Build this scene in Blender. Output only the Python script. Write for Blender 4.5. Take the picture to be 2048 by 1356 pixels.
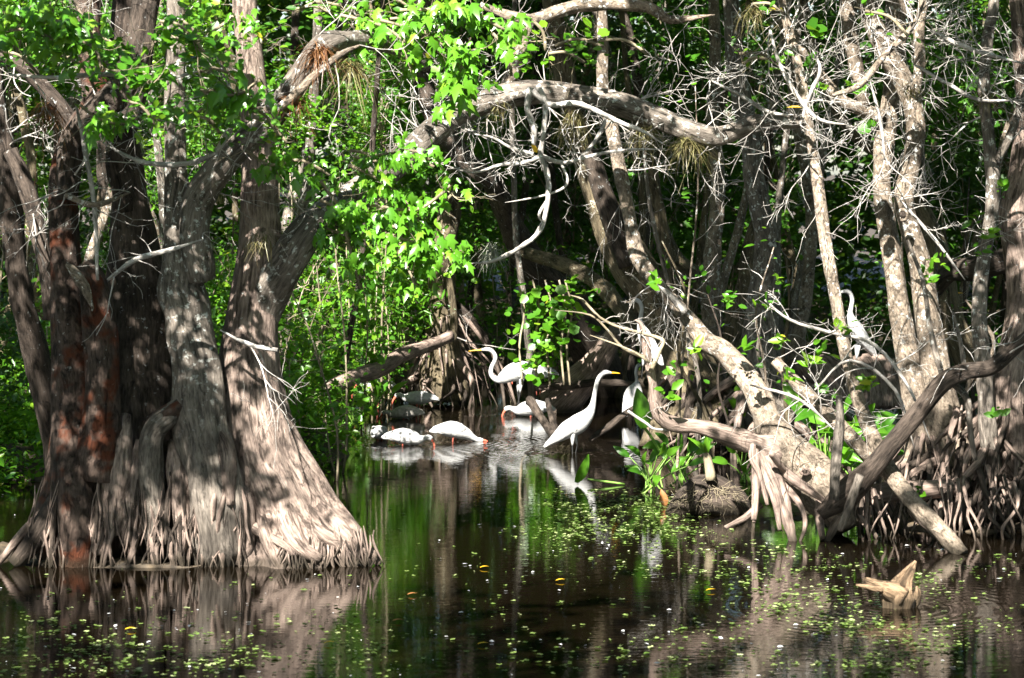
import bpy, math, random
import numpy as np
C = bpy.context.scene
for o in list(bpy.data.objects): bpy.data.objects.remove(o)
PI = math.pi
# ------------------------------------------------------------------ camera
CAMZ, FPX, HOR = 3.2, 5000.0, 345.0          # eye height, focal length in photo pixels, horizon row
cam = bpy.data.cameras.new('camera'); camo = bpy.data.objects.new('camera', cam)
C.collection.objects.link(camo); C.camera = camo
camo.location = (0, 0, CAMZ); camo.rotation_euler = (PI/2, 0, 0)
cam.sensor_width = 36; cam.lens = FPX/2048*36
cam.shift_y = -(678-HOR)/2048
cam.clip_start = 0.5; cam.clip_end = 2000
cam.dof.use_dof = True; cam.dof.focus_distance = 25.5; cam.dof.aperture_fstop = 4.2
# ------------------------------------------------------------------ light
SUN_EL, SUN_AZ = math.radians(45), math.radians(-160)   # azimuth from +Y clockwise: behind the camera, to its left
sund = np.array([math.sin(SUN_AZ)*math.cos(SUN_EL), math.cos(SUN_AZ)*math.cos(SUN_EL), math.sin(SUN_EL)])
W = bpy.data.worlds.new('World'); C.world = W; W.use_nodes = True
nt = W.node_tree; sky = nt.nodes.new('ShaderNodeTexSky'); sky.sky_type = 'NISHITA'; sky.sun_disc = False
sky.sun_elevation = SUN_EL; sky.sun_rotation = SUN_AZ
nt.links.new(sky.outputs[0], nt.nodes['Background'].inputs[0]); nt.nodes['Background'].inputs[1].default_value = 0.05
sl = bpy.data.lights.new('sun', 'SUN'); slo = bpy.data.objects.new('sun', sl); C.collection.objects.link(slo)
sl.energy = 5.0; sl.angle = math.radians(0.5); sl.color = (1.0, 0.95, 0.87)
from mathutils import Vector
slo.rotation_euler = Vector(sund).to_track_quat('Z', 'Y').to_euler(); slo.location = (-20, -30, 40)
C.view_settings.view_transform = 'Standard'; C.view_settings.look = 'None'
C.view_settings.exposure = 2.25; C.view_settings.gamma = 1
C.render.resolution_x = 1024; C.render.resolution_y = 678
C.render.engine = 'CYCLES'; C.cycles.max_bounces = 4; C.cycles.diffuse_bounces = 1; C.cycles.glossy_bounces = 3; C.cycles.transmission_bounces = 2; C.cycles.transparent_max_bounces = 4

R = np.random.RandomState(7)
def P(px, py, Y): return np.array([(px-1024)/FPX*Y, Y, CAMZ-(py-HOR)/FPX*Y])
def onwater(px, py): return P(px, py, FPX*CAMZ/(py-HOR))
def wpx(w, Y): return w*Y/FPX

# ------------------------------------------------------------------ materials
def newmat(name):
    m = bpy.data.materials.new(name); m.use_nodes = True
    n = m.node_tree.nodes; l = m.node_tree.links
    return m, n, l, n['Principled BSDF']
def ramp(n, stops):
    r = n.new('ShaderNodeValToRGB'); e = r.color_ramp.elements
    e[0].position, e[0].color = stops[0][0], (*stops[0][1], 1)
    e[1].position, e[1].color = stops[-1][0], (*stops[-1][1], 1)
    for p, c in stops[1:-1]:
        x = e.new(p); x.color = (*c, 1)
    return r
def g(v): return (v, v, v)
def bark(name, dark, light, lichen=0.5, lichen_col=(0.55, 0.56, 0.52), red=None, fibre=0.18, bump=0.5, low=None):
    m, n, l, b = newmat(name)
    at = n.new('ShaderNodeAttribute'); at.attribute_name = 'bk'
    oi = n.new('ShaderNodeObjectInfo')
    add = n.new('ShaderNodeVectorMath'); add.operation = 'ADD'
    sc = n.new('ShaderNodeVectorMath'); sc.operation = 'SCALE'; sc.inputs[0].default_value = (37, 91, 53)
    l.new(oi.outputs['Random'], sc.inputs['Scale']); l.new(at.outputs['Vector'], add.inputs[0]); l.new(sc.outputs[0], add.inputs[1])
    mp = n.new('ShaderNodeMapping'); mp.inputs['Scale'].default_value = (1, 1, fibre); l.new(add.outputs[0], mp.inputs[0])
    n1 = n.new('ShaderNodeTexNoise'); n1.inputs['Scale'].default_value = 48; n1.inputs['Detail'].default_value = 9; n1.inputs['Roughness'].default_value = 0.7
    l.new(mp.outputs[0], n1.inputs[0])
    r1 = ramp(n, [(0.3, dark), (0.7, light)]); l.new(n1.outputs[0], r1.inputs[0])
    n3 = n.new('ShaderNodeTexNoise'); n3.inputs['Scale'].default_value = 3.5; n3.inputs['Detail'].default_value = 3; l.new(add.outputs[0], n3.inputs[0])
    r3 = ramp(n, [(0.35, g(0.55)), (0.65, g(1.15))]); l.new(n3.outputs[0], r3.inputs[0])
    mx = n.new('ShaderNodeMix'); mx.data_type = 'RGBA'; mx.blend_type = 'MULTIPLY'; mx.inputs[0].default_value = 1
    l.new(r1.outputs[0], mx.inputs[6]); l.new(r3.outputs[0], mx.inputs[7]); col = mx.outputs[2]
    if red:
        n4 = n.new('ShaderNodeTexNoise'); n4.inputs['Scale'].default_value = 5; n4.inputs['Detail'].default_value = 4; l.new(add.outputs[0], n4.inputs[0])
        r4 = ramp(n, [(0.5, g(0)), (0.62, g(1))]); l.new(n4.outputs[0], r4.inputs[0])
        m4 = n.new('ShaderNodeMix'); m4.data_type = 'RGBA'; l.new(r4.outputs[0], m4.inputs[0]); l.new(col, m4.inputs[6]); m4.inputs[7].default_value = (*red, 1)
        col = m4.outputs[2]
    if lichen > 0:
        n2 = n.new('ShaderNodeTexNoise'); n2.inputs['Scale'].default_value = 17; n2.inputs['Detail'].default_value = 7; n2.inputs['Roughness'].default_value = 0.65
        l.new(add.outputs[0], n2.inputs[0])
        t = 0.66-0.18*lichen
        r2 = ramp(n, [(t, g(0)), (t+0.05, g(1))]); l.new(n2.outputs[0], r2.inputs[0])
        ge = n.new('ShaderNodeNewGeometry'); sx = n.new('ShaderNodeSeparateXYZ'); l.new(ge.outputs['Position'], sx.inputs[0])
        mr = n.new('ShaderNodeMapRange'); mr.inputs['From Min'].default_value = 0.9; mr.inputs['From Max'].default_value = 1.9; l.new(sx.outputs['Z'], mr.inputs[0])
        mu = n.new('ShaderNodeMath'); mu.operation = 'MULTIPLY'; l.new(mr.outputs[0], mu.inputs[0]); l.new(r2.outputs[0], mu.inputs[1])
        m2 = n.new('ShaderNodeMix'); m2.data_type = 'RGBA'; l.new(mu.outputs[0], m2.inputs[0]); l.new(col, m2.inputs[6]); m2.inputs[7].default_value = (*lichen_col, 1)
        col = m2.outputs[2]
    mpf = n.new('ShaderNodeMapping'); mpf.inputs['Scale'].default_value = (1, 1, fibre*1.6); l.new(add.outputs[0], mpf.inputs[0])
    n5 = n.new('ShaderNodeTexNoise'); n5.inputs['Scale'].default_value = 15; n5.inputs['Detail'].default_value = 9; n5.inputs['Roughness'].default_value = 0.75; n5.inputs['Distortion'].default_value = 0.6; l.new(mpf.outputs[0], n5.inputs[0])
    r5 = ramp(n, [(0.36, g(0.35)), (0.47, g(1.0)), (0.62, g(1.0)), (0.72, g(1.25))]); l.new(n5.outputs[0], r5.inputs[0])
    m5 = n.new('ShaderNodeMix'); m5.data_type = 'RGBA'; m5.blend_type = 'MULTIPLY'; m5.inputs[0].default_value = 1; l.new(col, m5.inputs[6]); l.new(r5.outputs[0], m5.inputs[7]); col = m5.outputs[2]
    g2 = n.new('ShaderNodeNewGeometry'); s2 = n.new('ShaderNodeSeparateXYZ'); l.new(g2.outputs['Position'], s2.inputs[0])
    m6 = n.new('ShaderNodeMath'); m6.operation = 'MULTIPLY_ADD'; m6.inputs[1].default_value = 0.22; l.new(n3.outputs[0], m6.inputs[0]); m6.inputs[2].default_value = -0.06
    m7 = n.new('ShaderNodeMath'); m7.operation = 'SUBTRACT'; l.new(s2.outputs['Z'], m7.inputs[0]); l.new(m6.outputs[0], m7.inputs[1])
    m8 = n.new('ShaderNodeMapRange'); m8.inputs['From Min'].default_value = 0.0; m8.inputs['From Max'].default_value = 0.07; m8.inputs['To Min'].default_value = 0.75; m8.inputs['To Max'].default_value = 0.0; l.new(m7.outputs[0], m8.inputs[0])
    m9 = n.new('ShaderNodeMix'); m9.data_type = 'RGBA'; l.new(m8.outputs[0], m9.inputs[0]); l.new(col, m9.inputs[6]); m9.inputs[7].default_value = (0.022, 0.018, 0.010, 1); col = m9.outputs[2]
    hs = n.new('ShaderNodeMath'); hs.operation = 'ADD'; l.new(n1.outputs[0], hs.inputs[0]); l.new(r5.outputs[0], hs.inputs[1])
    l.new(col, b.inputs['Base Color']); b.inputs['Roughness'].default_value = 0.8; b.inputs['Specular IOR Level'].default_value = 0.25
    bp = n.new('ShaderNodeBump'); bp.inputs['Strength'].default_value = bump; bp.inputs['Distance'].default_value = 0.03
    l.new(hs.outputs[0], bp.inputs['Height']); l.new(bp.outputs[0], b.inputs['Normal'])
    return m
def leafmat(name, stops, trans=0.4, tcol=(0.22, 0.42, 0.02), rough=0.42, spec=0.5):
    m, n, l, b = newmat(name)
    at = n.new('ShaderNodeAttribute'); at.attribute_name = 'rnd'
    r = ramp(n, stops); l.new(at.outputs['Fac'], r.inputs[0]); l.new(r.outputs[0], b.inputs['Base Color'])
    b.inputs['Roughness'].default_value = rough; b.inputs['Specular IOR Level'].default_value = spec
    tr = n.new('ShaderNodeBsdfTranslucent')
    mc = n.new('ShaderNodeMix'); mc.data_type = 'RGBA'; mc.inputs[0].default_value = 0.6; l.new(r.outputs[0], mc.inputs[6]); mc.inputs[7].default_value = (*tcol, 1)
    l.new(mc.outputs[2], tr.inputs[0])
    ms = n.new('ShaderNodeMixShader'); ms.inputs[0].default_value = trans
    l.new(b.outputs[0], ms.inputs[1]); l.new(tr.outputs[0], ms.inputs[2])
    l.new(ms.outputs[0], n['Material Output'].inputs[0])
    return m
def plain(name, col, rough=0.6, noise=0.25, scale=30, bump=0.0, spec=0.4):
    m, n, l, b = newmat(name)
    tc = n.new('ShaderNodeTexCoord'); nz = n.new('ShaderNodeTexNoise'); nz.inputs['Scale'].default_value = scale; nz.inputs['Detail'].default_value = 4
    l.new(tc.outputs['Object'], nz.inputs[0])
    c = np.array(col); r = ramp(n, [(0.3, tuple(c*(1-noise))), (0.7, tuple(np.minimum(c*(1+noise), 0.95)))])
    l.new(nz.outputs[0], r.inputs[0]); l.new(r.outputs[0], b.inputs['Base Color'])
    b.inputs['Roughness'].default_value = rough; b.inputs['Specular IOR Level'].default_value = spec
    if bump:
        bp = n.new('ShaderNodeBump'); bp.inputs['Strength'].default_value = bump; bp.inputs['Distance'].default_value = 0.01
        l.new(nz.outputs[0], bp.inputs['Height']); l.new(bp.outputs[0], b.inputs['Normal'])
    return m
B = {}
B['butt'] = bark('buttress_bark', (0.075, 0.05, 0.04), (0.54, 0.42, 0.35), 0.12, bump=1.0, fibre=0.14)
B['grey'] = bark('grey_bark', (0.055, 0.045, 0.036), (0.33, 0.285, 0.24), 0.5, bump=0.7)
B['dark'] = bark('dark_bark', (0.022, 0.017, 0.013), (0.13, 0.10, 0.08), 0.2, (0.42, 0.43, 0.42), bump=0.8)
B['red'] = bark('rotting_red_bark', (0.025, 0.018, 0.014), (0.17, 0.12, 0.095), 0.1, red=(0.10, 0.03, 0.013), bump=1.0, fibre=0.3)
B['pale'] = bark('pale_lichen_bark', (0.075, 0.056, 0.04), (0.43, 0.35, 0.27), 0.5, (0.68, 0.68, 0.64), bump=0.7, fibre=0.5)
B['root'] = bark('root_bark', (0.06, 0.042, 0.034), (0.46, 0.35, 0.29), 0.0, bump=0.5, fibre=0.1)
B['twig'] = bark('dead_twig_bark', (0.30, 0.27, 0.24), (0.60, 0.57, 0.53), 0.5, (0.75, 0.75, 0.73), bump=0.3)
B['stem'] = bark('thin_stem_bark', (0.16, 0.13, 0.085), (0.40, 0.34, 0.23), 0.3, bump=0.3)
B['drift'] = bark('driftwood', (0.07, 0.042, 0.022), (0.46, 0.32, 0.20), 0.0, bump=1.0, fibre=0.04)
B['moss'] = bark('mossy_bark', (0.04, 0.034, 0.018), (0.24, 0.19, 0.12), 0.3, (0.5, 0.5, 0.38), bump=0.8)
L = {}
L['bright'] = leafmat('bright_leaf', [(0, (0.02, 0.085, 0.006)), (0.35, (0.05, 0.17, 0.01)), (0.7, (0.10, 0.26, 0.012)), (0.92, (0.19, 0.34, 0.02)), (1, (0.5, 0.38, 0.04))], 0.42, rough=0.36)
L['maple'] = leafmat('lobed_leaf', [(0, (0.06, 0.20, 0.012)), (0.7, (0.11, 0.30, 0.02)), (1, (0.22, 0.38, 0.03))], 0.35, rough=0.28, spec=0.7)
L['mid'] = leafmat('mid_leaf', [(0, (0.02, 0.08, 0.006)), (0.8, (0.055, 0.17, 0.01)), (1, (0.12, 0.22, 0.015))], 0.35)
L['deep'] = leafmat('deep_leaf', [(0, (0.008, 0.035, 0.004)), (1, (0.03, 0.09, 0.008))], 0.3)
L['crown'] = leafmat('crown_leaf', [(0, (0.02, 0.07, 0.006)), (1, (0.06, 0.16, 0.012))], 0.1)
L['broad'] = leafmat('broad_leaf', [(0, (0.04, 0.15, 0.012)), (1, (0.12, 0.30, 0.02))], 0.45, rough=0.3)
L['yellow'] = leafmat('yellow_leaf', [(0, (0.75, 0.42, 0.02)), (1, (0.85, 0.60, 0.04))], 0.4, (0.8, 0.5, 0.02))
L['brownl'] = leafmat('brown_leaf', [(0, (0.25, 0.10, 0.035)), (1, (0.45, 0.22, 0.08))], 0.3, (0.5, 0.2, 0.04))
L['float'] = leafmat('floating_leaf', [(0, (0.06, 0.11, 0.02)), (0.8, (0.17, 0.24, 0.065)), (1, (0.42, 0.46, 0.24))], 0.15)
L['air'] = leafmat('air_plant_leaf', [(0, (0.08, 0.055, 0.025)), (1, (0.22, 0.21, 0.085))], 0.25, (0.2, 0.2, 0.06))
L['airbrown'] = leafmat('dry_air_plant_leaf', [(0, (0.09, 0.04, 0.02)), (1, (0.24, 0.12, 0.045))], 0.3, (0.4, 0.15, 0.04))
L['petal'] = leafmat('white_petal', [(0, (0.6, 0.62, 0.65)), (1, (0.8, 0.8, 0.8))], 0.2, (0.7, 0.7, 0.7))
L['moss'] = leafmat('grey_moss', [(0, (0.25, 0.26, 0.2)), (1, (0.4, 0.42, 0.34))], 0.3, (0.4, 0.4, 0.3))
M_white = plain('white_feather', (0.40, 0.40, 0.395), 0.75, 0.10, 22, 0.6)
M_wing = plain('wing_feather', (0.35, 0.35, 0.348), 0.75, 0.16, 34, 0.9)
M_ibisgrey = plain('grey_mottled_feather', (0.30, 0.28, 0.25), 0.7, 0.35, 30, 0.5)
M_ybill = plain('yellow_bill', (0.70, 0.38, 0.02), 0.4, 0.1)
M_rbill = plain('red_bill', (0.55, 0.13, 0.08), 0.4, 0.1)
M_bleg = plain('black_leg', (0.02, 0.02, 0.02), 0.5)
M_rleg = plain('red_leg', (0.28, 0.07, 0.05), 0.5)
M_eye = plain('bird_eye', (0.01, 0.01, 0.01), 0.2)

# ------------------------------------------------------------------ mesh helpers
def mk(name, V, F, mat, parent=None, attr=None, smooth=True, loc=None):
    V = np.asarray(V, dtype=np.float32); F = np.asarray(F, dtype=np.int32)
    base = np.array(loc if loc is not None else (parent['_w'] if parent is not None else (0, 0, 0)), dtype=np.float32)
    V = V-base
    me = bpy.data.meshes.new(name); me.vertices.add(len(V)); me.vertices.foreach_set('co', V.ravel())
    k = F.shape[1]; me.loops.add(F.size); me.loops.foreach_set('vertex_index', F.ravel())
    me.polygons.add(len(F)); me.polygons.foreach_set('loop_start', np.arange(0, F.size, k, dtype=np.int32))
    me.polygons.foreach_set('loop_total', np.full(len(F), k, dtype=np.int32))
    if smooth: me.polygons.foreach_set('use_smooth', np.ones(len(F), dtype=bool))
    me.update(calc_edges=True)
    if attr is not None:
        nm, arr = attr
        if arr.ndim == 2:
            a = me.attributes.new(nm, 'FLOAT_VECTOR', 'POINT'); a.data.foreach_set('vector', arr.astype(np.float32).ravel())
        else:
            a = me.attributes.new(nm, 'FLOAT', 'POINT'); a.data.foreach_set('value', arr.astype(np.float32).ravel())
    me.materials.append(mat)
    o = bpy.data.objects.new(name, me); C.collection.objects.link(o)
    if parent is not None: o.parent = parent
    else: o.location = base.tolist()
    return o
def thing(name, label, cat, loc, group=None):
    o = bpy.data.objects.new(name, None); C.collection.objects.link(o); o.empty_display_size = 0.2
    o.location = [float(v) for v in loc]; o['_w'] = [float(v) for v in loc]
    tag(o, label, cat, group); return o
def tag(o, label, cat, group=None, kind=None):
    if label: o['label'] = label
    if cat: o['category'] = cat
    if group: o['group'] = group
    if kind: o['kind'] = kind
    return o
def dup(src, loc, rz=0, label=None, group=None, scale=1.0):
    r = src.copy(); C.collection.objects.link(r); r.location = [float(v) for v in loc]; r.rotation_euler = (0, 0, rz); r.scale = (scale,)*3
    r['_w'] = [float(v) for v in loc]
    if label: r['label'] = label
    if group: r['group'] = group
    for ch in list(src.children):
        c = ch.copy(); C.collection.objects.link(c); c.parent = r
        for gch in ch.children:
            d = gch.copy(); C.collection.objects.link(d); d.parent = c
    return r
def spline(pts, per=5):
    p = np.asarray(pts, float); n = len(p)
    if n == 2: return np.array([p[0]+(p[1]-p[0])*t for t in np.linspace(0, 1, per+1)])
    q = np.vstack([2*p[0]-p[1], p, 2*p[-1]-p[-2]]); out = []
    for i in range(n-1):
        a, b, c, d = q[i:i+4]
        for t in np.linspace(0, 1, per, endpoint=False):
            out.append(0.5*((2*b)+(-a+c)*t+(2*a-5*b+4*c-d)*t*t+(-a+3*b-3*c+d)*t**3))
    out.append(p[-1]); return np.array(out)
class MB:
    def __init__(s): s.V = []; s.F = []; s.A = []; s.n = 0
    def add(s, V, F, A): s.V.append(V); s.F.append(F+s.n); s.A.append(A); s.n += len(V)
    def build(s, name, mat, parent=None, an='bk', loc=None):
        return mk(name, np.vstack(s.V), np.vstack(s.F), mat, parent, (an, np.concatenate(s.A)), loc=loc)
def tube(mb, pts, per=5, seg=10, rough=0.08, lobes=0, lobe_amp=None, rng=R, flat=1.0, aspect=None):
    """pts: rows x,y,z,r ; lobe_amp: function of t giving ridge height"""
    s = spline(pts, per); c = s[:, :3]; r = np.maximum(s[:, 3], 1e-4); n = len(c)
    T = np.gradient(c, axis=0); T /= np.linalg.norm(T, axis=1)[:, None]+1e-9
    ref = np.array([0, 1, 0.]) if abs(T[0, 1]) < 0.9 else np.array([1, 0, 0.])
    N = np.zeros((n, 3)); v = ref-T[0]*ref.dot(T[0]); N[0] = v/np.linalg.norm(v)
    for i in range(1, n):
        v = N[i-1]-T[i]*N[i-1].dot(T[i]); N[i] = v/(np.linalg.norm(v)+1e-9)
    Bn = np.cross(T, N); th = np.linspace(0, 2*PI, seg, endpoint=False)
    L_ = np.concatenate([[0], np.cumsum(np.linalg.norm(np.diff(c, axis=0), axis=1))])
    rm = max(r.mean(), 1e-3)
    D = np.zeros((n, seg))
    for k in range(7):
        kk = rng.randint(1, 5); f = rng.uniform(0.25, 1.6)/rm*0.5; ph = rng.uniform(0, 6.28)
        D += np.sin(kk*th[None, :]+ph+f*L_[:, None]+rng.uniform(0, 6)*np.sin(f*0.6*L_[:, None]))*rng.uniform(0.3, 1)
    D *= rough/2.2
    if lobes:
        t = np.linspace(0, 1, n); amp = np.array([lobe_amp(x) for x in t])
        phs = rng.uniform(-0.25, 0.25, lobes)+np.arange(lobes)*2*PI/lobes; hs = rng.uniform(0.5, 1.3, lobes)
        rid = np.zeros((n, seg))
        for p, h in zip(phs, hs):
            a = th[None, :]-p-0.25*np.sin(3*t[:, None]+p*5); rid = np.maximum(rid, h*np.exp(-((np.sin(a/2))**2)*lobes**2*0.55))
        D += amp[:, None]*(rid-0.35)
    rr = r[:, None]*(1+D)
    V = c[:, None, :]+rr[..., None]*(np.cos(th)[None, :, None]*N[:, None, :]*flat+np.sin(th)[None, :, None]*Bn[:, None, :])
    A = np.stack([np.cos(th)[None, :]*r[:, None]*np.ones((n, 1)), np.sin(th)[None, :]*r[:, None]*np.ones((n, 1)), np.repeat(L_[:, None], seg, 1)], -1)
    # end caps: collapsed rings
    V = np.concatenate([np.repeat(c[:1], seg, 0)[None], V, np.repeat(c[-1:], seg, 0)[None]]); A = np.concatenate([A[:1], A, A[-1:]]); n += 2
    off = rng.uniform(0, 20, 3)
    i = np.arange(n-1)[:, None]*seg; j = np.arange(seg)[None, :]; j2 = (j+1) % seg
    F = np.stack([i+j, i+j2, i+seg+j2, i+seg+j], -1).reshape(-1, 4)
    mb.add(V.reshape(-1, 3), F, A.reshape(-1, 3)+off)
def tubeobj(name, pts, mat, parent=None, **k):
    mb = MB(); loc = k.pop('loc', None); tube(mb, pts, **k); return mb.build(name, mat, parent, loc=loc)
def pp(path, Y0=None, Y1=None):
    """path rows (px,py,width_px[,Y]) -> world rows x,y,z,r"""
    out = []
    n = len(path)
    for i, q in enumerate(path):
        Y = q[3] if len(q) > 3 else Y0+(Y1-Y0)*i/(n-1)
        out.append([*P(q[0], q[1], Y), wpx(q[2], Y)/2])
    return out
GAPS = [((4.5, 33.0, 1.1), .5), ((1.42, 32.2, .5), .5), ((-1.3, 32.4, .3), .7), ((-1.2, 29.5, .2), .6), ((1.5, 28.8, 1.2), .5), ((.65, 28.6, .5), .5), ((2.5, 18.4, .15), .5), ((0, 33, .6), .6), ((-1.9, 20, .35), .45), ((2.6, 22.3, .9), .5), ((3.05, 24.5, .5), .6), ((3.3, 24.8, .4), .5), ((4.0, 22, .4), .35), ((3.4, 22, .3), .35)]+[(p_, .3) for p_ in ((3.6, 23.5, 2.2), (3.9, 23.3, 3.2), (3.6, 23.4, .9), (3.65, 23.5, 4.3), (1.9, 22.9, 1.7), (1.35, 23.5, 2.7), (1.0, 23.8, 3.7), (2.35, 22.3, 1.0), (2.8, 22.1, .5), (1.2, 23, 4.0), (.2, 23, 4.0), (-2.2, 20, 1.5), (-2.1, 20, 2.5), (4.6, 22.8, .9), (2.95, 22.5, 2.2), (2.9, 22.6, 3.6), (4.3, 23, 3.3), (-1.6, 20, .5), (-2.6, 20, .7), (4.1, 23, 1.2), (3.1, 29.2, 1.6), (2.65, 32.4, 1.8), (2.2, 29.6, 1.2))]+[(p_, .55) for p_ in ((3.55, 23.5, 1.7), (3.55, 23.5, 3.4), (3.95, 23.3, 2.3))]
def clear(c, extra=0.0):  # drops leaf clusters on the sun lines, so sun reaches the listed targets
    c = np.asarray(c, float); k = np.ones(len(c), bool)
    for t, r in GAPS:
        d = c-np.array(t); a = d@sund; k &= ~((np.linalg.norm(d-a[:, None]*sund, axis=1) < r+(extra if r >= .5 else 0)) & (a > 2.5))
    return c[k]
# leaves -----------------------------------------------------------
def tmpl(kind):
    if kind == 'ovate':
        V = [(0, 0, 0), (-.26, .3, .06), (-.2, .7, .05), (0, 1, -.05), (.2, .7, .05), (.26, .3, .06)]; F = [(0, 3, 2, 1), (0, 5, 4, 3)]
    elif kind == 'round':
        V = [(0, 0, 0), (-.42, .25, .05), (-.36, .78, .04), (0, 1, -.03), (.36, .78, .04), (.42, .25, .05)]; F = [(0, 3, 2, 1), (0, 5, 4, 3)]
    elif kind == 'lance':
        V = [(0, 0, 0), (-.1, .3, .03), (-.08, .7, 0), (0, 1, -.08), (.08, .7, 0), (.1, .3, .03)]; F = [(0, 3, 2, 1), (0, 5, 4, 3)]
    elif kind == 'blade':
        V = [(-.007, 0, 0), (.007, 0, 0), (.006, .55, .05), (-.006, .55, .05), (.002, 1, -.08), (-.002, 1, -.08)]; F = [(0, 1, 2, 3), (3, 2, 4, 5)]
    elif kind == 'maple':
        V = [(0, 0, 0), (-.34, .16, -.1), (-.19, .34, .0), (-.38, .66, -.12), (-.17, .64, .0), (0, 1.1, -.2),
             (.17, .64, .0), (.36, .7, -.14), (.2, .34, .0), (.32, .2, -.1), (0, .42, .04)]
        F = [(0, 10, 2, 1), (10, 4, 3, 2), (10, 6, 5, 4), (10, 8, 7, 6), (0, 9, 8, 10)]
    return np.array(V, float), np.array(F)
TM = {k: tmpl(k) for k in ('ovate', 'round', 'lance', 'blade', 'maple')}
def orient(axis, up, roll=None):
    """axis: leaf length direction, up: approximate normal -> (n,3,3) columns x,y,z"""
    y = axis/(np.linalg.norm(axis, axis=1)[:, None]+1e-9)
    z = up-y*(up*y).sum(1)[:, None]; z /= (np.linalg.norm(z, axis=1)[:, None]+1e-9)
    x = np.cross(y, z); return np.stack([x, y, z], -1)
def leaves(pos, axis, up, size, kind, rng=R, rnd=None):
    T, F = TM[kind]; M = orient(axis, up); n = len(pos)
    V = np.einsum('nij,kj->nki', M, T)*size[:, None, None]+pos[:, None, :]
    FF = F[None]+(np.arange(n)*len(T))[:, None, None]
    if rnd is None: rnd = rng.rand(n)
    return V.reshape(-1, 3), FF.reshape(-1, 4), np.repeat(rnd, len(T))
def rvec(n, rng=R):
    v = rng.normal(size=(n, 3)); return v/np.linalg.norm(v, axis=1)[:, None]
def leafcloud(name, centres, spread, per, size, kind, mat, parent=None, rng=R, droop=0.3, upb=1.0, loc=None, face=None):
    centres = np.asarray(centres, float)
    if len(centres) == 0: centres = np.array([[0, 30, 12.]])
    n = len(centres)*per
    sp = np.broadcast_to(np.asarray(spread, float), (3,))
    pos = np.repeat(centres, per, 0)+rng.normal(size=(n, 3))*sp
    ax = rvec(n, rng)*np.array([1, 1, .5])+np.array([0, 0, -droop])
    up = rvec(n, rng)*0.8+np.array([0, 0, upb])
    if face is not None: up += np.array(face)
    rnd = np.clip(np.repeat(rng.rand(len(centres)), per)*0.55+rng.rand(n)*0.45, 0, 1)
    V, F, A = leaves(pos, ax, up, size*(0.45+0.9*rng.rand(n)**1.3), kind, rng, rnd)
    return mk(name, V, F, mat, parent, ('rnd', A), smooth=False, loc=loc)
def ellips(c, rad, n, rng=R, shell=0.5):
    v = rvec(n, rng)*(shell+(1-shell)*rng.rand(n)[:, None]**0.5); return np.array(c)+v*np.array(rad)
# twigs ------------------------------------------------------------
def twig(mb, p, d, Ln, r, depth, rng, curl=0.5, tips=None, grav=0.0, seg=5):
    k = 5; pts = [[*p, r]]; d = np.array(d, float); d /= np.linalg.norm(d); q = np.array(p, float); st = []
    for i in range(k):
        d = d+rng.normal(size=3)*curl*0.35+np.array([0, 0, grav]); d /= np.linalg.norm(d)
        q = q+d*Ln/k; rr = r*(1-0.75*(i+1)/k); pts.append([*q, max(rr, 0.0016)]); st.append((q.copy(), d.copy(), rr))
    tube(mb, pts, per=2, seg=seg if r > 0.006 else 4, rough=0.1, rng=rng)
    if tips is not None: tips.append((q, d))
    if depth > 0:
        for (q2, d2, rr) in st[:-1]:
            for _ in range(rng.randint(0, 3) if depth > 1 else rng.randint(0, 2)):
                nd = d2+rng.normal(size=3)*0.75
                twig(mb, q2, nd, Ln*rng.uniform(0.35, 0.65), max(rr*0.6, 0.002), depth-1, rng, curl, tips, grav, seg)

# ------------------------------------------------------------------ setting: ground, water
m_mud, n, l, b = newmat('mud_and_litter')
tc = n.new('ShaderNodeTexCoord'); nz = n.new('ShaderNodeTexNoise'); nz.inputs['Scale'].default_value = 9; nz.inputs['Detail'].default_value = 8; l.new(tc.outputs['Object'], nz.inputs[0])
r_ = ramp(n, [(0.35, (0.02, 0.015, 0.01)), (0.55, (0.06, 0.045, 0.028)), (0.72, (0.10, 0.072, 0.04))]); l.new(nz.outputs[0], r_.inputs[0]); l.new(r_.outputs[0], b.inputs['Base Color']); b.inputs['Roughness'].default_value = 0.7
bp = n.new('ShaderNodeBump'); bp.inputs['Strength'].default_value = 0.8; bp.inputs['Distance'].default_value = 0.05; l.new(nz.outputs[0], bp.inputs['Height']); l.new(bp.outputs[0], b.inputs['Normal'])
def sstep(x, a, b_): t = np.clip((x-a)/(b_-a), 0, 1); return t*t*(3-2*t)
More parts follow.
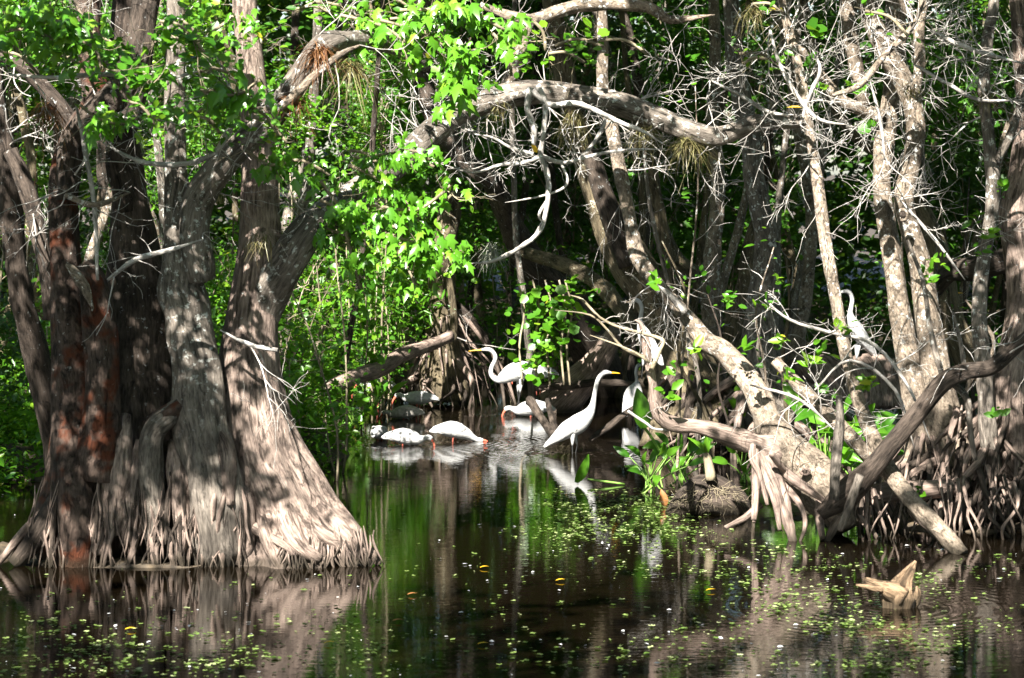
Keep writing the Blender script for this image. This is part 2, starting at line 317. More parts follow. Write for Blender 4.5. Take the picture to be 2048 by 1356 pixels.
def gz(x, y):
    x = np.asarray(x, float); y = np.asarray(y, float)
    w = 0.25*np.sin(x*1.7+y*0.6)+0.18*np.sin(x*0.9-y*1.9+1)+0.12*np.sin(3.1*x+2.3*y)
    z = -0.5+0*x
    z = np.maximum(z, -0.5+0.85*sstep(y+w*1.5, 36.5, 39.5)+0.0*x)
    z = np.maximum(z, -0.5+0.8*sstep(-x+w*0.6, 1.55, 2.5)*sstep(y+w, 25, 26.6))
    z = np.maximum(z, -0.5+0.7*sstep(-x+w*0.6, 4.4, 5.6)*sstep(y+w, 20.5, 22.5))
    z = np.maximum(z, -0.5+0.52*sstep(-np.hypot((x+3.1)/1.75, (y-20.95)/0.95)+w*0.12, -1.08, -0.75))
    z = np.maximum(z, -0.5+0.51*sstep(-np.hypot((x-3.9)/1.9, (y-23.3)/1.3)+w*0.2, -1.1, -0.75))
    z = np.maximum(z, -0.5+0.52*sstep(-np.hypot((x-6.2)/2.0, (y-27.5)/3.0)+w*0.2, -1.1, -0.75))
    return z+(0.05*np.sin(7*x+3*y)*np.sin(5*y-2*x)+0.035*np.sin(17*x+2*np.sin(9*y))*np.sin(14*y+3*np.sin(6*x)))*(z > -0.45)+sstep(y, 55, 300)*2
def grid(xs, ys, fz):
    X, Y = np.meshgrid(xs, ys); V = np.stack([X, Y, fz(X, Y)], -1).reshape(-1, 3); nx, ny = len(xs), len(ys)
    i = np.arange(ny-1)[:, None]*nx; j = np.arange(nx-1)[None, :]
    return V, np.stack([i+j, i+j+1, i+nx+j+1, i+nx+j], -1).reshape(-1, 4)
xs = np.concatenate([np.linspace(-600, -16, 14), np.linspace(-15, 15, 200), np.linspace(16, 600, 14)])
ys = np.concatenate([np.linspace(-300, 12, 10), np.linspace(13, 60, 280), np.linspace(65, 900, 18)])
V, F = grid(xs, ys, gz); tag(mk('ground', V, F, m_mud), None, None, None, 'structure')
m_w, n, l, b = newmat('swamp_water')
b.inputs['Base Color'].default_value = (0.0035, 0.0024, 0.0012, 1); b.inputs['Roughness'].default_value = 0.015; b.inputs['IOR'].default_value = 1.34
b.inputs['Specular IOR Level'].default_value = 0.5
tc = n.new('ShaderNodeTexCoord'); mp = n.new('ShaderNodeMapping'); mp.inputs['Scale'].default_value = (2.2, 7.5, 1); l.new(tc.outputs['Object'], mp.inputs[0])
nz = n.new('ShaderNodeTexNoise'); nz.inputs['Scale'].default_value = 2.2; nz.inputs['Detail'].default_value = 3; l.new(mp.outputs[0], nz.inputs[0])
bp = n.new('ShaderNodeBump'); bp.inputs['Strength'].default_value = 0.13; bp.inputs['Distance'].default_value = 0.008; l.new(nz.outputs[0], bp.inputs['Height'])
last = bp
for (px, py, st) in [(1142, 906, .25), (812, 890, .25), (905, 884, .25), (1030, 830, .2), (1780, 1216, .08)]:   # rings spreading from the waders
    w = onwater(px, py); mpr = n.new('ShaderNodeMapping'); mpr.inputs['Location'].default_value = (-w[0], -w[1], 0); l.new(tc.outputs['Object'], mpr.inputs[0])
    wv = n.new('ShaderNodeTexWave'); wv.wave_type = 'RINGS'; wv.rings_direction = 'Z'; wv.inputs['Scale'].default_value = 3.2; wv.inputs['Distortion'].default_value = 1.2; wv.inputs['Detail Scale'].default_value = 0.7
    l.new(mpr.outputs[0], wv.inputs[0])
    ln = n.new('ShaderNodeVectorMath'); ln.operation = 'LENGTH'; l.new(mpr.outputs[0], ln.inputs[0])
    fr = n.new('ShaderNodeMapRange'); fr.inputs['From Min'].default_value = 0.2; fr.inputs['From Max'].default_value = 1.7; fr.inputs['To Min'].default_value = st; fr.inputs['To Max'].default_value = 0
    l.new(ln.outputs['Value'], fr.inputs[0])
    b2 = n.new('ShaderNodeBump'); b2.inputs['Distance'].default_value = 0.012; l.new(fr.outputs[0], b2.inputs['Strength']); l.new(wv.outputs['Fac'], b2.inputs['Height']); l.new(last.outputs[0], b2.inputs['Normal']); last = b2
l.new(last.outputs[0], b.inputs['Normal'])
V, F = grid(np.linspace(-300, 300, 3), np.linspace(-200, 300, 3), lambda x, y: 0*x); tag(mk('water', V, F, m_w), None, None, None, 'structure')

#==TREES==
CROWN_SUM = []
def crown(parent, c, rad, ncl, per=40, size=0.11, spread=0.14, kind='ovate', mat='crown', rng=R):  # builds both the trees' own tops and the added shade clumps
    leafcloud('crown', clear(ellips(c, rad, ncl, rng)) if abs(c[0])+abs(c[1]) > 12 else ellips(c, rad, ncl, rng), spread, per, size, kind, L[mat], parent, rng)
def roots_around(parent, c, r0, n, z0=(0.2, 0.8), R1=(0.4, 0.9), rad=(0.015, 0.04), arc=(0, 2*PI), mat='root', rng=R, zend=-0.12):
    for _ in range(int(n*1.35)):
        a = rng.uniform(*arc); a2 = a+rng.normal()*0.45; r1 = rng.uniform(*R1); z = rng.uniform(*z0); q = rad[0]*0.5+(rad[1]-rad[0]*0.5)*rng.rand()**2
        d = np.array([math.cos(a), math.sin(a)]); d2 = np.array([math.cos(a2), math.sin(a2)])
        m = d*(r0+(r1-r0)*0.4)+rng.normal(size=2)*0.02; m2 = (d*0.4+d2*0.6)*(r0+(r1-r0)*0.75)+rng.normal(size=2)*0.03
        pts = [[c[0]+d[0]*r0*0.7, c[1]+d[1]*r0*0.7, z*1.1, q*2.0], [c[0]+m[0], c[1]+m[1], z*0.72+rng.normal()*0.03, q*1.25],
               [c[0]+m2[0], c[1]+m2[1], z*0.32, q*0.8], [c[0]+d2[0]*r1, c[1]+d2[1]*r1, zend, q*0.5]]
        tubeobj('root', pts, B[mat if rng.rand() < 0.6 else 'dark'], parent, per=4, seg=7, rough=0.28, rng=rng)
def twigs_on(parent, pts, n, Ln=(0.4, 0.9), r=0.009, depth=2, rng=R, mat='twig', dirb=(0, -0.3, 0.1), curl=0.6, name='twig'):
    s = spline(pts, 4); tips = []
    for _ in range(n):
        mb = MB(); q = s[rng.randint(len(s))]; d = rng.normal(size=3)+np.array(dirb)
        twig(mb, q[:3], d, rng.uniform(*Ln), r*rng.uniform(0.6, 1.2), depth, rng, curl, tips)
        mb.build(name, B[mat], parent)
    return tips
def extend(pts, h=2.2, rng=R):
    a, b_ = np.array(pts[-2]), np.array(pts[-1]); d = (b_-a)[:3]; d /= np.linalg.norm(d); d = d*0.6+np.array([0, 0, 0.6]); out = list(pts)
    q = b_[:3].copy(); r = b_[3]
    for i in range(3):
        q = q+d*h/3+rng.normal(size=3)*0.08; r *= 0.8; out.append([*q, r])
    return out

def shade(parent, tx, ty, tz, zc, rad, ncl, per=40, size=0.11, spread=0.13, rng=R):
    """unseen leaf clumps added above the frame, on the sun side, to shade (tx,ty,tz)"""
    t = (zc-tz)/sund[2]; crown(parent, np.array([tx, ty, tz])+sund*t, rad, ncl, per, size, spread, rng=rng)  # clumps added along the sun line to cast shade on the target
# ---- left clump, five stems grown together on one mound
rg = np.random.RandomState(11)
lt = thing('buttressed_tree', 'big grey tree with wide fluted base, its forked limb arching over the pool', 'tree', P(560, 1120, 20.7))
TRK = {'lt': [(597, 1150, 262, 20.75), (590, 1100, 246, 20.75), (560, 1020, 196, 20.75), (524, 930, 166, 20.75), (505, 850, 146, 20.75), (498, 760, 126, 20.75), (500, 680, 110, 20.75), (508, 600, 100, 20.75),
            (518, 520, 92, 20.75), (520, 440, 84, 20.8), (518, 340, 74, 20.8), (510, 220, 62, 20.8), (498, 100, 56, 20.8), (490, -20, 50, 20.8)]}
trunk = pp(TRK['lt'])
def hug(path, keys, Yd, depth=0.5, taper=True):
    """give a root path the depth of the trunk surfaces it runs down, and let it swell out of the wood"""
    out = []
    for i, (px, py, w) in enumerate(path):
        Y = Yd
        for k in keys:
            t = sorted(TRK[k], key=lambda q: q[1]); ys = [q[1] for q in t]
            cx = np.interp(py, ys, [q[0] for q in t]); r = np.interp(py, ys, [q[2] for q in t])/2*1.08; yc = np.interp(py, ys, [q[3] for q in t])
            dx = abs(px-cx)
            if dx < r: Y = min(Y, yc-wpx(math.sqrt(r*r-dx*dx), yc))
        W_ = w*(0.45 if (i == 0 and taper) else 1)
        out.append([*P(px, py, Y+(wpx(W_, Y)*depth*0.5 if i or not taper else wpx(w, Y)*0.9)), wpx(W_, Y)/2])
    return out
tr = trunk[:8]+trunk[8:]
tubeobj('trunk', extend(tr, rng=rg), B['butt'], lt, per=9, seg=64, rough=0.05, lobes=11, lobe_amp=lambda t: 0.36*max(0, 1-t*2.4)**0.8, rng=rg)
limb = pp([(520, 640, 70, 20.75), (540, 580, 84, 20.7), (575, 525, 80, 20.6), (610, 470, 74, 20.6), (660, 425, 66, 20.9), (735, 375, 60, 21.4), (800, 320, 56, 22), (860, 268, 54, 22.4), (930, 222, 50, 22.8), (1010, 192, 47, 23),
           (1100, 185, 44, 23.1), (1200, 200, 46, 23.1), (1290, 225, 44, 23), (1380, 262, 42, 22.9), (1440, 272, 40, 22.9), (1500, 250, 36, 22.8), (1560, 242, 34, 22.8), (1600, 246, 22, 22.8)])
tubeobj('limb', limb, B['grey'], lt, per=6, seg=18, rough=0.10, rng=rg)
b2 = pp([(400, 470, 78), (385, 420, 70), (430, 345, 68), (480, 300, 60), (530, 250, 56), (570, 190, 52), (620, 110, 46), (660, 20, 40), (690, -40, 34)], 20.5, 19.8)
b2x = b2
# hanging pale dead branches in front of the arch
def branch(parent, path, Y0, Y1=None, mat='twig', name='branch', seg=7, rough=0.18, nt=0, rng=rg, **k):
    pts = pp(path, Y0, Y0 if Y1 is None else Y1); pts[-1][3] *= 0.35; tubeobj(name, pts, B[mat], parent, per=4, seg=seg, rough=rough, rng=rng)
    if nt: twigs_on(parent, pts, nt, rng=rng, **k)
    return pts
BY = 22.4
branch(lt, [(1062, 175, 12), (1055, 215, 14), (1068, 260, 13), (1066, 305, 12)], BY)
branch(lt, [(1075, 170, 12), (1090, 205, 12), (1088, 260, 11), (1082, 310, 12), (1095, 350, 12), (1096, 400, 11), (1080, 460, 10), (1040, 495, 9), (985, 522, 7), (940, 527, 4)], BY)
branch(lt, [(1065, 180, 14), (1100, 210, 12), (1150, 206, 12), (1200, 225, 11), (1240, 245, 10), (1285, 262, 8), (1330, 290, 5)], BY)
branch(lt, [(1066, 310, 12), (1020, 295, 7), (985, 275, 6), (945, 268, 4)], BY, nt=4, r=0.006, Ln=(.2, .5))
branch(lt, [(1082, 312, 11), (1050, 325, 9), (1000, 330, 7), (950, 345, 5), (900, 335, 3)], BY, nt=4, r=0.006, Ln=(.2, .5))
branch(lt, [(1082, 312, 11), (1130, 325, 8), (1190, 310, 7), (1250, 300, 6), (1330, 298, 4)], BY, nt=5, r=0.006, Ln=(.2, .6))
branch(lt, [(1150, 325, 6), (1185, 290, 7), (1208, 250, 8), (1210, 232, 8)], BY, nt=3, r=0.005, Ln=(.2, .5))
branch(lt, [(1120, 322, 6), (1135, 360, 6), (1120, 380, 5), (1070, 395, 4), (1010, 405, 3)], BY)
branch(lt, [(1095, 400, 8), (1078, 430, 6), (1090, 452, 3)], BY)
twigs_on(lt, limb[6:15], 38, (0.4, 1.0), 0.008, 2, rg)
twigs_on(lt, limb[3:8], 10, (0.3, 0.8), 0.008, 2, rg)
branch(lt, [(555, 700, 8), (500, 690, 10), (440, 660, 8)], 20.2, nt=2)
# big surface roots and root fingers of the right buttress
for path in [[(640, 1010, 50), (680, 1060, 40), (712, 1098, 26), (735, 1135, 10)], [(590, 1000, 60), (640, 1060, 52), (680, 1090, 40), (705, 1120, 24)],
             [(560, 960, 60), (575, 1040, 48), (600, 1090, 36), (640, 1120, 22)], [(470, 900, 70), (480, 1000, 60), (485, 1080, 52), (480, 1130, 30)],
             [(450, 1010, 20), (500, 1050, 22), (560, 1085, 16), (590, 1110, 10)], [(420, 1000, 24), (400, 1060, 18), (380, 1100, 14), (372, 1135, 8)],
             [(520, 990, 34), (530, 1060, 30), (545, 1110, 20), (560, 1140, 12)], [(680, 1060, 22), (720, 1090, 22), (745, 1110, 20), (757, 1130, 14)]]:
    tubeobj('root', hug(path, ['lt'], 20.35), B['butt'], lt, per=4, seg=12, rough=0.14, rng=rg)
rc = P(585, 1120, 20.7)
for i in range(70):   # root fringe at the tip
    a = rg.uniform(0, 1); px = 560+190*a; py = 1075+rg.uniform(-25, 30)
    tubeobj('root', hug([(px, py, 3+6*rg.rand()**2), (px+rg.uniform(-5, 9), py+25, 5), (px+rg.uniform(-14, 24), min(py+60, 1150), 2)], ['lt'], 20.3), B['root' if i % 3 else 'dark'], lt, per=3, seg=5, rough=0.2, rng=rg)


def stem_tree(name, label, path, mat, seed, crown_c=None, crown_r=(0.9, 0.9, 0.6), ncl=9, per=9, seg=26, rough=0.09, lobes=0, lamp=None, limbs=(), nt=0, group=None, hext=2.2, up=True, cat='tree', crown_size=0.11, key=None):
    rng = np.random.RandomState(seed); pts = pp(path); wf = {31: .88, 41: .86, 42: .86, 44: .85, 55: .85, 57: .85}.get(seed, 1)
    for q in pts: q[3] *= wf
   
    if key: TRK[key] = path
    
    t = thing(name, label, cat, pts[0][:3], group)
    full = extend(pts, hext, rng) if up else pts
    tubeobj('trunk', full, B[mat], t, per=per if len(path) < 14 else 6, seg=seg, rough=rough, lobes=lobes, lobe_amp=lamp, rng=rng)
    for lb in limbs:
        m, pth = (lb[0], lb[1]) if isinstance(lb[0], str) else (mat, lb)
        lp = pp(pth); tubeobj('limb', lp, B[m], t, per=5, seg=12, rough=rough*1.2, rng=rng)
        if nt: twigs_on(t, lp, max(2, nt//3), rng=rng)
    if nt: twigs_on(t, full[len(full)//2:], nt, rng=rng)
    if up:
        e = np.array(full[-1][:3]) if crown_c is None else np.array(crown_c)
        crown(t, e, crown_r, ncl, rng=rng, size=crown_size)
    return t, rng
fl = lambda k, e=2.6: (lambda t: k*max(0, 1-t*e))
t1, r1 = stem_tree('buttressed_tree', 'dark stem with lichen patches just left of the big fluted tree, with a sinuous root',
    [(440, 1130, 90, 20.5), (435, 1040, 110, 20.4), (420, 940, 105, 20.4), (402, 830, 104, 20.45), (396, 740, 96, 20.5), (380, 640, 90, 20.5), (362, 560, 84, 20.5), (358, 450, 56, 20.5), (352, 330, 46, 20.5), (348, 200, 42, 20.5), (352, 80, 40, 20.5), (350, -20, 36, 20.5)],
    'grey', 21, key='t1', lobes=7, lamp=fl(0.36, 1.8), seg=40, nt=6, limbs=[[(400, 560, 62, 20.45), (390, 470, 64, 20.4), (400, 400, 62, 20.4), (440, 340, 58, 20.3), (485, 290, 54, 20.2), (540, 240, 52, 20.1), (590, 170, 50, 20.0), (640, 95, 46, 20.0), (700, 80, 40, 20.3), (780, 90, 36, 20.8), (850, 130, 30, 21.2)]])
t2, r2 = stem_tree('buttressed_tree', 'thick shaded stem between the lichened stem and the rotting red trunk of the clump',
    [(290, 1120, 190, 21), (280, 1000, 180, 20.9), (275, 900, 165, 20.9), (272, 800, 150, 20.9), (272, 700, 140, 20.9), (274, 600, 126, 20.9), (270, 500, 100, 20.9), (262, 400, 78, 20.9), (250, 280, 62, 20.9), (240, 150, 52, 20.9), (250, -20, 46, 20.9)],
    'dark', 22, key='t2', lobes=8, lamp=fl(0.4, 1.8), seg=44, nt=6, limbs=[[(262, 420, 60, 20.85), (240, 300, 56, 20.8), (270, 180, 54, 20.8), (285, 60, 50, 20.7), (300, -30, 46, 20.7)]])
t3, r3 = stem_tree('rotting_tree', 'rotting tree with crumbling rust red bark at the left of the clump',
    [(160, 1110, 170, 20.7), (165, 1000, 160, 20.6), (160, 900, 130, 20.6), (155, 820, 112, 20.6), (150, 740, 98, 20.6), (138, 640, 72, 20.6), (130, 540, 62, 20.6), (128, 440, 56, 20.6), (132, 340, 54, 20.6), (160, 260, 58, 20.6), (190, 200, 56, 20.6), (180, 100, 50, 20.6), (176, -20, 44, 20.6)],
    'red', 23, key='t3', lobes=6, lamp=fl(0.32, 1.8), seg=40, rough=0.13, nt=5, limbs=[('dark', [(135, 400, 44, 20.5), (140, 300, 50, 20.5), (185, 235, 60, 20.4), (240, 180, 60, 20.3), (275, 100, 56, 20.3), (290, 0, 50, 20.3)])])
t3b = thing('broken_stump', 'broken rust red snag with a pale flaking top, standing beside the rotting tree', 'tree stump', P(200, 1000, 20.4))
tubeobj('trunk', pp([(200, 960, 90, 20.4), (205, 860, 84, 20.4), (205, 760, 70, 20.35), (200, 660, 66, 20.35), (192, 590, 60, 20.3), (178, 545, 50, 20.3), (168, 525, 30, 20.3)]), B['red'], t3b, per=6, seg=26, rough=0.16, rng=r3)
tubeobj('bark_flake', pp([(132, 528, 6, 20.1), (148, 543, 20, 20.1), (168, 574, 22, 20.1), (186, 618, 4, 20.1)]), B['pale'], t3b, per=4, seg=10, rough=0.2, rng=r3, flat=0.5)
t4, r4 = stem_tree('leaning_tree', 'slender tree leaning left over the bank at the left edge of the clump',
    [(140, 1020, 70, 22.6), (118, 900, 62, 22.4), (95, 800, 58, 22.2), (70, 700, 52, 22), (45, 600, 46, 21.8), (30, 500, 44, 21.7), (20, 400, 48, 21.6), (10, 300, 44, 21.5), (-10, 180, 40, 21.5), (-20, -20, 36, 21.5)], 'dark', 24, nt=8,
    limbs=[[(20, 300, 30, 21.3), (55, 380, 34, 21.3), (75, 460, 34, 21.3), (95, 560, 30, 21.3), (100, 640, 28, 21.3)], [(150, 260, 40, 21), (110, 200, 34, 21), (60, 145, 30, 21), (20, 120, 26, 21), (-30, 100, 22, 21)]])
# sinuous roots across the front of the clump
for par, m, path in [(t1, 'grey', [(400, 780, 46), (340, 830, 44), (305, 870, 46), (300, 960, 56), (305, 1030, 48), (300, 1080, 30)]), (t1, 'butt', [(345, 880, 46), (360, 960, 50), (365, 1050, 40), (360, 1110, 20)]),
                     (t1, 'butt', [(420, 840, 40), (450, 900, 40), (455, 960, 30), (460, 1010, 18)]), (t2, 'butt', [(250, 830, 60), (235, 920, 66), (230, 1000, 60), (225, 1070, 36)]),
                     (t2, 'butt', [(280, 880, 36), (270, 960, 44), (262, 1040, 40), (255, 1090, 24)]), (t1, 'root', [(395, 930, 16), (405, 1000, 18), (385, 1050, 14), (350, 1095, 10), (345, 1130, 7)]),
                     (t2, 'root', [(290, 1040, 22), (270, 1080, 18), (262, 1115, 14), (255, 1140, 10)]), (t3, 'dark', [(120, 980, 60), (95, 1040, 56), (60, 1090, 46), (30, 1130, 30)]),
                     (t3, 'root', [(80, 1020, 12), (40, 1070, 16), (10, 1110, 14), (-15, 1140, 10)]), (t3, 'root', [(180, 1000, 40), (190, 1060, 40), (200, 1110, 20)]),
                     (t2, 'red', [(290, 850, 36), (330, 830, 34), (372, 810, 26), (380, 800, 12)])]:
    tubeobj('root', hug(path, ['lt', 't1', 't2', 't3'], 20.3), B[m], par, per=5, seg=14, rough=0.13, rng=rg)
for par, cx in ((t1, 400), (t2, 280), (t3, 150)):
    for i in range(44):
        px = cx+rg.uniform(-85, 85); py = rg.uniform(940, 1090); w_ = 3+13*rg.rand()**3; dd_ = rg.normal()*20
        tubeobj('root', hug([(px, py, w_)]+[(px+dd_*t_+rg.normal()*3, py+(min(py+120, 1153)-py)*t_, w_*(1-.6*t_)) for t_ in (.3, .65, 1)], ['lt', 't1', 't2', 't3'], 20.25), B['root' if i % 2 else 'dark'], par, per=3, seg=6, rough=0.2, rng=rg)

# ---- right side: leaning trunk with finger roots
lean, r5 = stem_tree('leaning_tree', 'smooth pale trunk leaning up left from a knuckle of finger roots at the water', 
    [(1690, 1060, 60, 22.0), (1660, 1000, 104, 22.1), (1615, 945, 112, 22.2), (1562, 890, 96, 22.3), (1535, 845, 66, 22.4), (1520, 800, 56, 22.5), (1490, 750, 52, 22.7), (1450, 705, 53, 22.9), (1412, 682, 46, 23.1), (1370, 630, 34, 23.3), (1320, 575, 33, 23.5),
     (1275, 510, 37, 23.7), (1258, 430, 31, 23.8), (1240, 340, 30, 23.9), (1222, 250, 30, 24), (1205, 170, 28, 24), (1206, 80, 26, 24), (1200, -20, 24, 24)], 'pale', 31, nt=16, seg=30, rough=0.1)
sb = branch(lean, [(1560, 905, 60), (1510, 885, 44), (1450, 870, 36), (1400, 855, 30), (1350, 848, 30), (1318, 825, 28), (1308, 780, 18), (1298, 730, 16), (1292, 690, 18), (1283, 650, 10), (1270, 640, 6)], 22.2, 22.0, 'root', 'limb', seg=12, nt=3, Ln=(.15, .4), r=.005)
branch(lean, [(1300, 745, 10), (1320, 700, 9), (1325, 680, 8), (1290, 668, 7), (1240, 655, 6), (1200, 635, 5), (1165, 600, 5), (1140, 590, 3)], 22.0, nt=4, Ln=(.15, .4), r=.005, mat='stem')
branch(lean, [(1290, 715, 10), (1245, 695, 6), (1215, 660, 5), (1180, 630, 4), (1110, 620, 3)], 22.0, nt=2, Ln=(.15, .4), r=.005, mat='stem')
branch(lean, [(1300, 725, 6), (1260, 700, 5), (1180, 670, 3)], 21.9, mat='stem')
branch(lean, [(1370, 625, 16), (1340, 590, 12), (1315, 570, 6)], 23.1, nt=3, Ln=(.2, .5), r=.006)
fr_ = [[(1510, 900, 16), (1512, 960, 18), (1508, 1040, 12)], [(1520, 905, 20), (1545, 960, 24), (1570, 1030, 22), (1585, 1090, 10)], [(1530, 915, 24), (1560, 975, 26), (1578, 1040, 20), (1590, 1090, 12)],
       [(1525, 910, 18), (1535, 960, 18), (1550, 1000, 16), (1560, 1060, 10)], [(1550, 930, 20), (1590, 960, 20), (1625, 985, 16), (1660, 1010, 8)], [(1505, 890, 14), (1505, 920, 14), (1520, 950, 12), (1535, 1010, 9)],
       [(1528, 950, 14), (1515, 990, 13), (1508, 1045, 8)], [(1560, 960, 14), (1600, 1010, 13), (1610, 1050, 10), (1600, 1085, 6)], [(1640, 1000, 20), (1640, 1040, 18), (1645, 1080, 12)], [(1575, 950, 12), (1560, 930, 14), (1540, 905, 12)],
       [(1520, 1010, 16), (1490, 1035, 14), (1450, 1055, 8)], [(1680, 1030, 20), (1665, 1060, 18), (1650, 1090, 12)]]
for path in fr_: tubeobj('root', pp(path, 21.95, 21.7), B['root'], lean, per=5, seg=10, rough=0.12, rng=r5)

# ---- diagonal dark branch and crossing poles
db = thing('fallen_branch', 'dark crooked branch rising from the finger roots to the right edge of the picture', 'branch', P(1660, 1010, 21.8))
pts = pp([(1640, 1030, 26, 21.7), (1690, 990, 54, 21.7), (1740, 940, 42, 21.6), (1790, 880, 38, 21.5), (1840, 820, 36, 21.4), (1885, 765, 40, 21.3), (1930, 742, 36, 21.3), (1980, 735, 32, 21.3), (2020, 705, 28, 21.3), (2060, 670, 24, 21.3)])
tubeobj('bough', pts, B['dark'], db, per=5, seg=14, rough=0.12); twigs_on(db, pts[5:], 9, (0.3, 0.8), 0.008, 1)
for path in [[(1888, 765, 12), (1870, 700, 12), (1858, 640, 10), (1845, 560, 9), (1815, 480, 7)], [(1930, 745, 12), (1920, 680, 8), (1905, 620, 5)], [(1900, 760, 14), (1935, 800, 14), (1940, 860, 12), (1950, 920, 10)],
             [(1668, 1000, 22), (1672, 920, 22), (1680, 850, 18), (1678, 790, 12)], [(1720, 950, 18), (1700, 1010, 18), (1680, 1060, 14)]]:
    tubeobj('side_branch', pp(path, 21.4, 21.5), B['grey'], db, per=4, seg=8, rough=0.15)
pole = thing('thin_pole_tree', 'thin straight pale stem left of the twin lichened trunks, running down into the water', 'tree', P(1920, 1105, 21.1))
pts = pp([(1925, 1110, 32, 21.0), (1870, 1050, 36, 21.2), (1810, 985, 35, 21.5), (1770, 925, 33, 21.8), (1735, 850, 30, 22.1), (1710, 780, 27, 22.2), (1690, 700, 26, 22.3), (1672, 600, 25, 22.4), (1650, 480, 25, 22.5), (1635, 360, 23, 22.6), (1618, 250, 22, 22.7), (1600, 150, 20, 22.7), (1575, 50, 18, 22.8), (1560, -20, 16, 22.8)])
tubeobj('trunk', extend(pts, 1.5), B['pale'], pole, per=6, seg=14, rough=0.09); twigs_on(pole, pts[8:], 18, (0.4, 1.1), 0.008, 2); crown(pole, P(1540, -160, 22.8), (0.7, 0.7, 0.5), 12)
pole2 = thing('fallen_pole', 'fallen pale pole slanting down to the right across the standing stem', 'branch', P(1770, 940, 21.9))
pts = pp([(1550, 720, 22, 22.6), (1600, 775, 26, 22.5), (1650, 820, 28, 22.3), (1700, 870, 28, 22.1), (1745, 920, 28, 21.9), (1768, 948, 16, 21.85)])
tubeobj('pole', pts, B['pale'], pole2, per=5, seg=12, rough=0.1); twigs_on(pole2, pts, 3, (0.3, 0.7), 0.006, 1)
lg = thing('fallen_log', 'short brown log lying level between the roots below the twin lichened trunks', 'log', P(1720, 985, 22.3))
tubeobj('log', pp([(1715, 992, 34, 22.2), (1760, 985, 38, 22.2), (1820, 980, 38, 22.4), (1900, 975, 36, 22.6)]), B['root'], lg, per=5, seg=16, rough=0.07)

# ---- the twin lichened trunks
tA, rA = stem_tree('lichened_tree', 'left of the twin pale lichened trunks, straight, a side limb joining near the top',
    [(1850, 1040, 110, 23.6), (1848, 960, 90, 23.6), (1842, 880, 72, 23.6), (1832, 800, 62, 23.6), (1815, 710, 54, 23.7), (1800, 620, 49, 23.7), (1785, 520, 47, 23.7), (1768, 420, 42, 23.7), (1764, 350, 42, 23.7), (1772, 260, 50, 23.7), (1785, 190, 46, 23.7), (1792, 90, 48, 23.8), (1790, -20, 44, 23.8)],
    'pale', 41, lobes=8, lamp=fl(0.3, 2.6), seg=40, nt=16, rough=0.08, limbs=[[(1765, 235, 34, 23.6), (1730, 222, 28, 23.6), (1690, 205, 26, 23.5), (1650, 165, 26, 23.5), (1610, 110, 22, 23.4), (1580, 60, 20, 23.4), (1560, -10, 18, 23.4)],
    [(1730, 220, 24, 23.6), (1712, 140, 30, 23.5), (1700, 60, 30, 23.5), (1690, -20, 26, 23.5)]])
tB, rB = stem_tree('lichened_tree', 'right one of the twin lichened trunks, swerving and bearing a round knot hole',
    [(1935, 1030, 160, 23.5), (1920, 960, 130, 23.5), (1900, 880, 96, 23.5), (1882, 800, 74, 23.5), (1866, 700, 62, 23.5), (1850, 600, 56, 23.4), (1838, 520, 52, 23.4), (1814, 440, 46, 23.4), (1808, 390, 48, 23.3), (1825, 320, 44, 23.3), (1832, 250, 46, 23.3), (1815, 180, 48, 23.3), (1775, 110, 50, 23.3), (1745, 40, 46, 23.3), (1730, -20, 44, 23.3)],
    'pale', 42, lobes=9, lamp=fl(0.32, 2.6), seg=44, nt=20, rough=0.08, limbs=[[(1830, 190, 20, 23.2), (1840, 120, 22, 23.2), (1838, 60, 22, 23.2), (1850, -10, 20, 23.2)]])
kp = P(1805, 430, 23.08)
th = np.linspace(0, 2*PI, 13)
k2 = P(1610, 943, 21.93)
tubeobj('knot_hole', [[k2[0]+0.04*math.cos(a), k2[1], k2[2]+0.025*math.sin(a), 0.014] for a in np.linspace(0, 2*PI, 11)], B['root'], lean, per=2, seg=7, rough=0.1)
tubeobj('knot_hole', [[k2[0], k2[1]+0.03, k2[2], 0.028], [k2[0], k2[1]-0.012, k2[2], 0.022]], B['dark'], lean, per=2, seg=10, rough=0.1)
tubeobj('knot_hole', [[kp[0]+0.045*math.cos(a), kp[1]-0.01, kp[2]+0.05*math.sin(a), 0.016] for a in th], B['pale'], tB, per=2, seg=7, rough=0.1)
tubeobj('knot_hole', [[kp[0], kp[1]+0.02, kp[2], 0.036], [kp[0], kp[1]-0.016, kp[2], 0.034]], B['dark'], tB, per=2, seg=10, rough=0.1)
roots_around(tA, P(1850, 1040, 23.6), 0.22, 20, (0.15, 0.7), (0.3, 0.7), (0.014, 0.036), (PI*1.0, PI*1.8), rng=rA)
roots_around(tB, P(1930, 1035, 23.5), 0.32, 36, (0.15, 0.95), (0.5, 1.15), (0.014, 0.036), (PI*1.0, PI*2.05), rng=rB)
for i in range(84):    # fine prop roots hanging to the waterline along the right bank
    px = rB.uniform(1690, 2060); py = rB.uniform(925, 1015); Yr = rB.uniform(21.7, 22.7); yb = HOR+FPX*(CAMZ+.06)/Yr; w_ = 3+9*rB.rand()**2; dd_ = rB.normal()*34
    tubeobj('root', pp([(px, py, w_*1.4, Yr+.35), (px+dd_*.25+rB.normal()*5, py+(yb-py)*.35, w_, Yr+.12), (px+dd_*.7+rB.normal()*6, py+(yb-py)*.7, w_*.8, Yr), (px+dd_, yb, w_*.5, Yr)]), B[('root', 'root', 'dark')[i % 3]], (tB, pole, tA)[i % 3] if px < 1960 else tB, per=4, seg=6, rough=0.2, rng=rB)
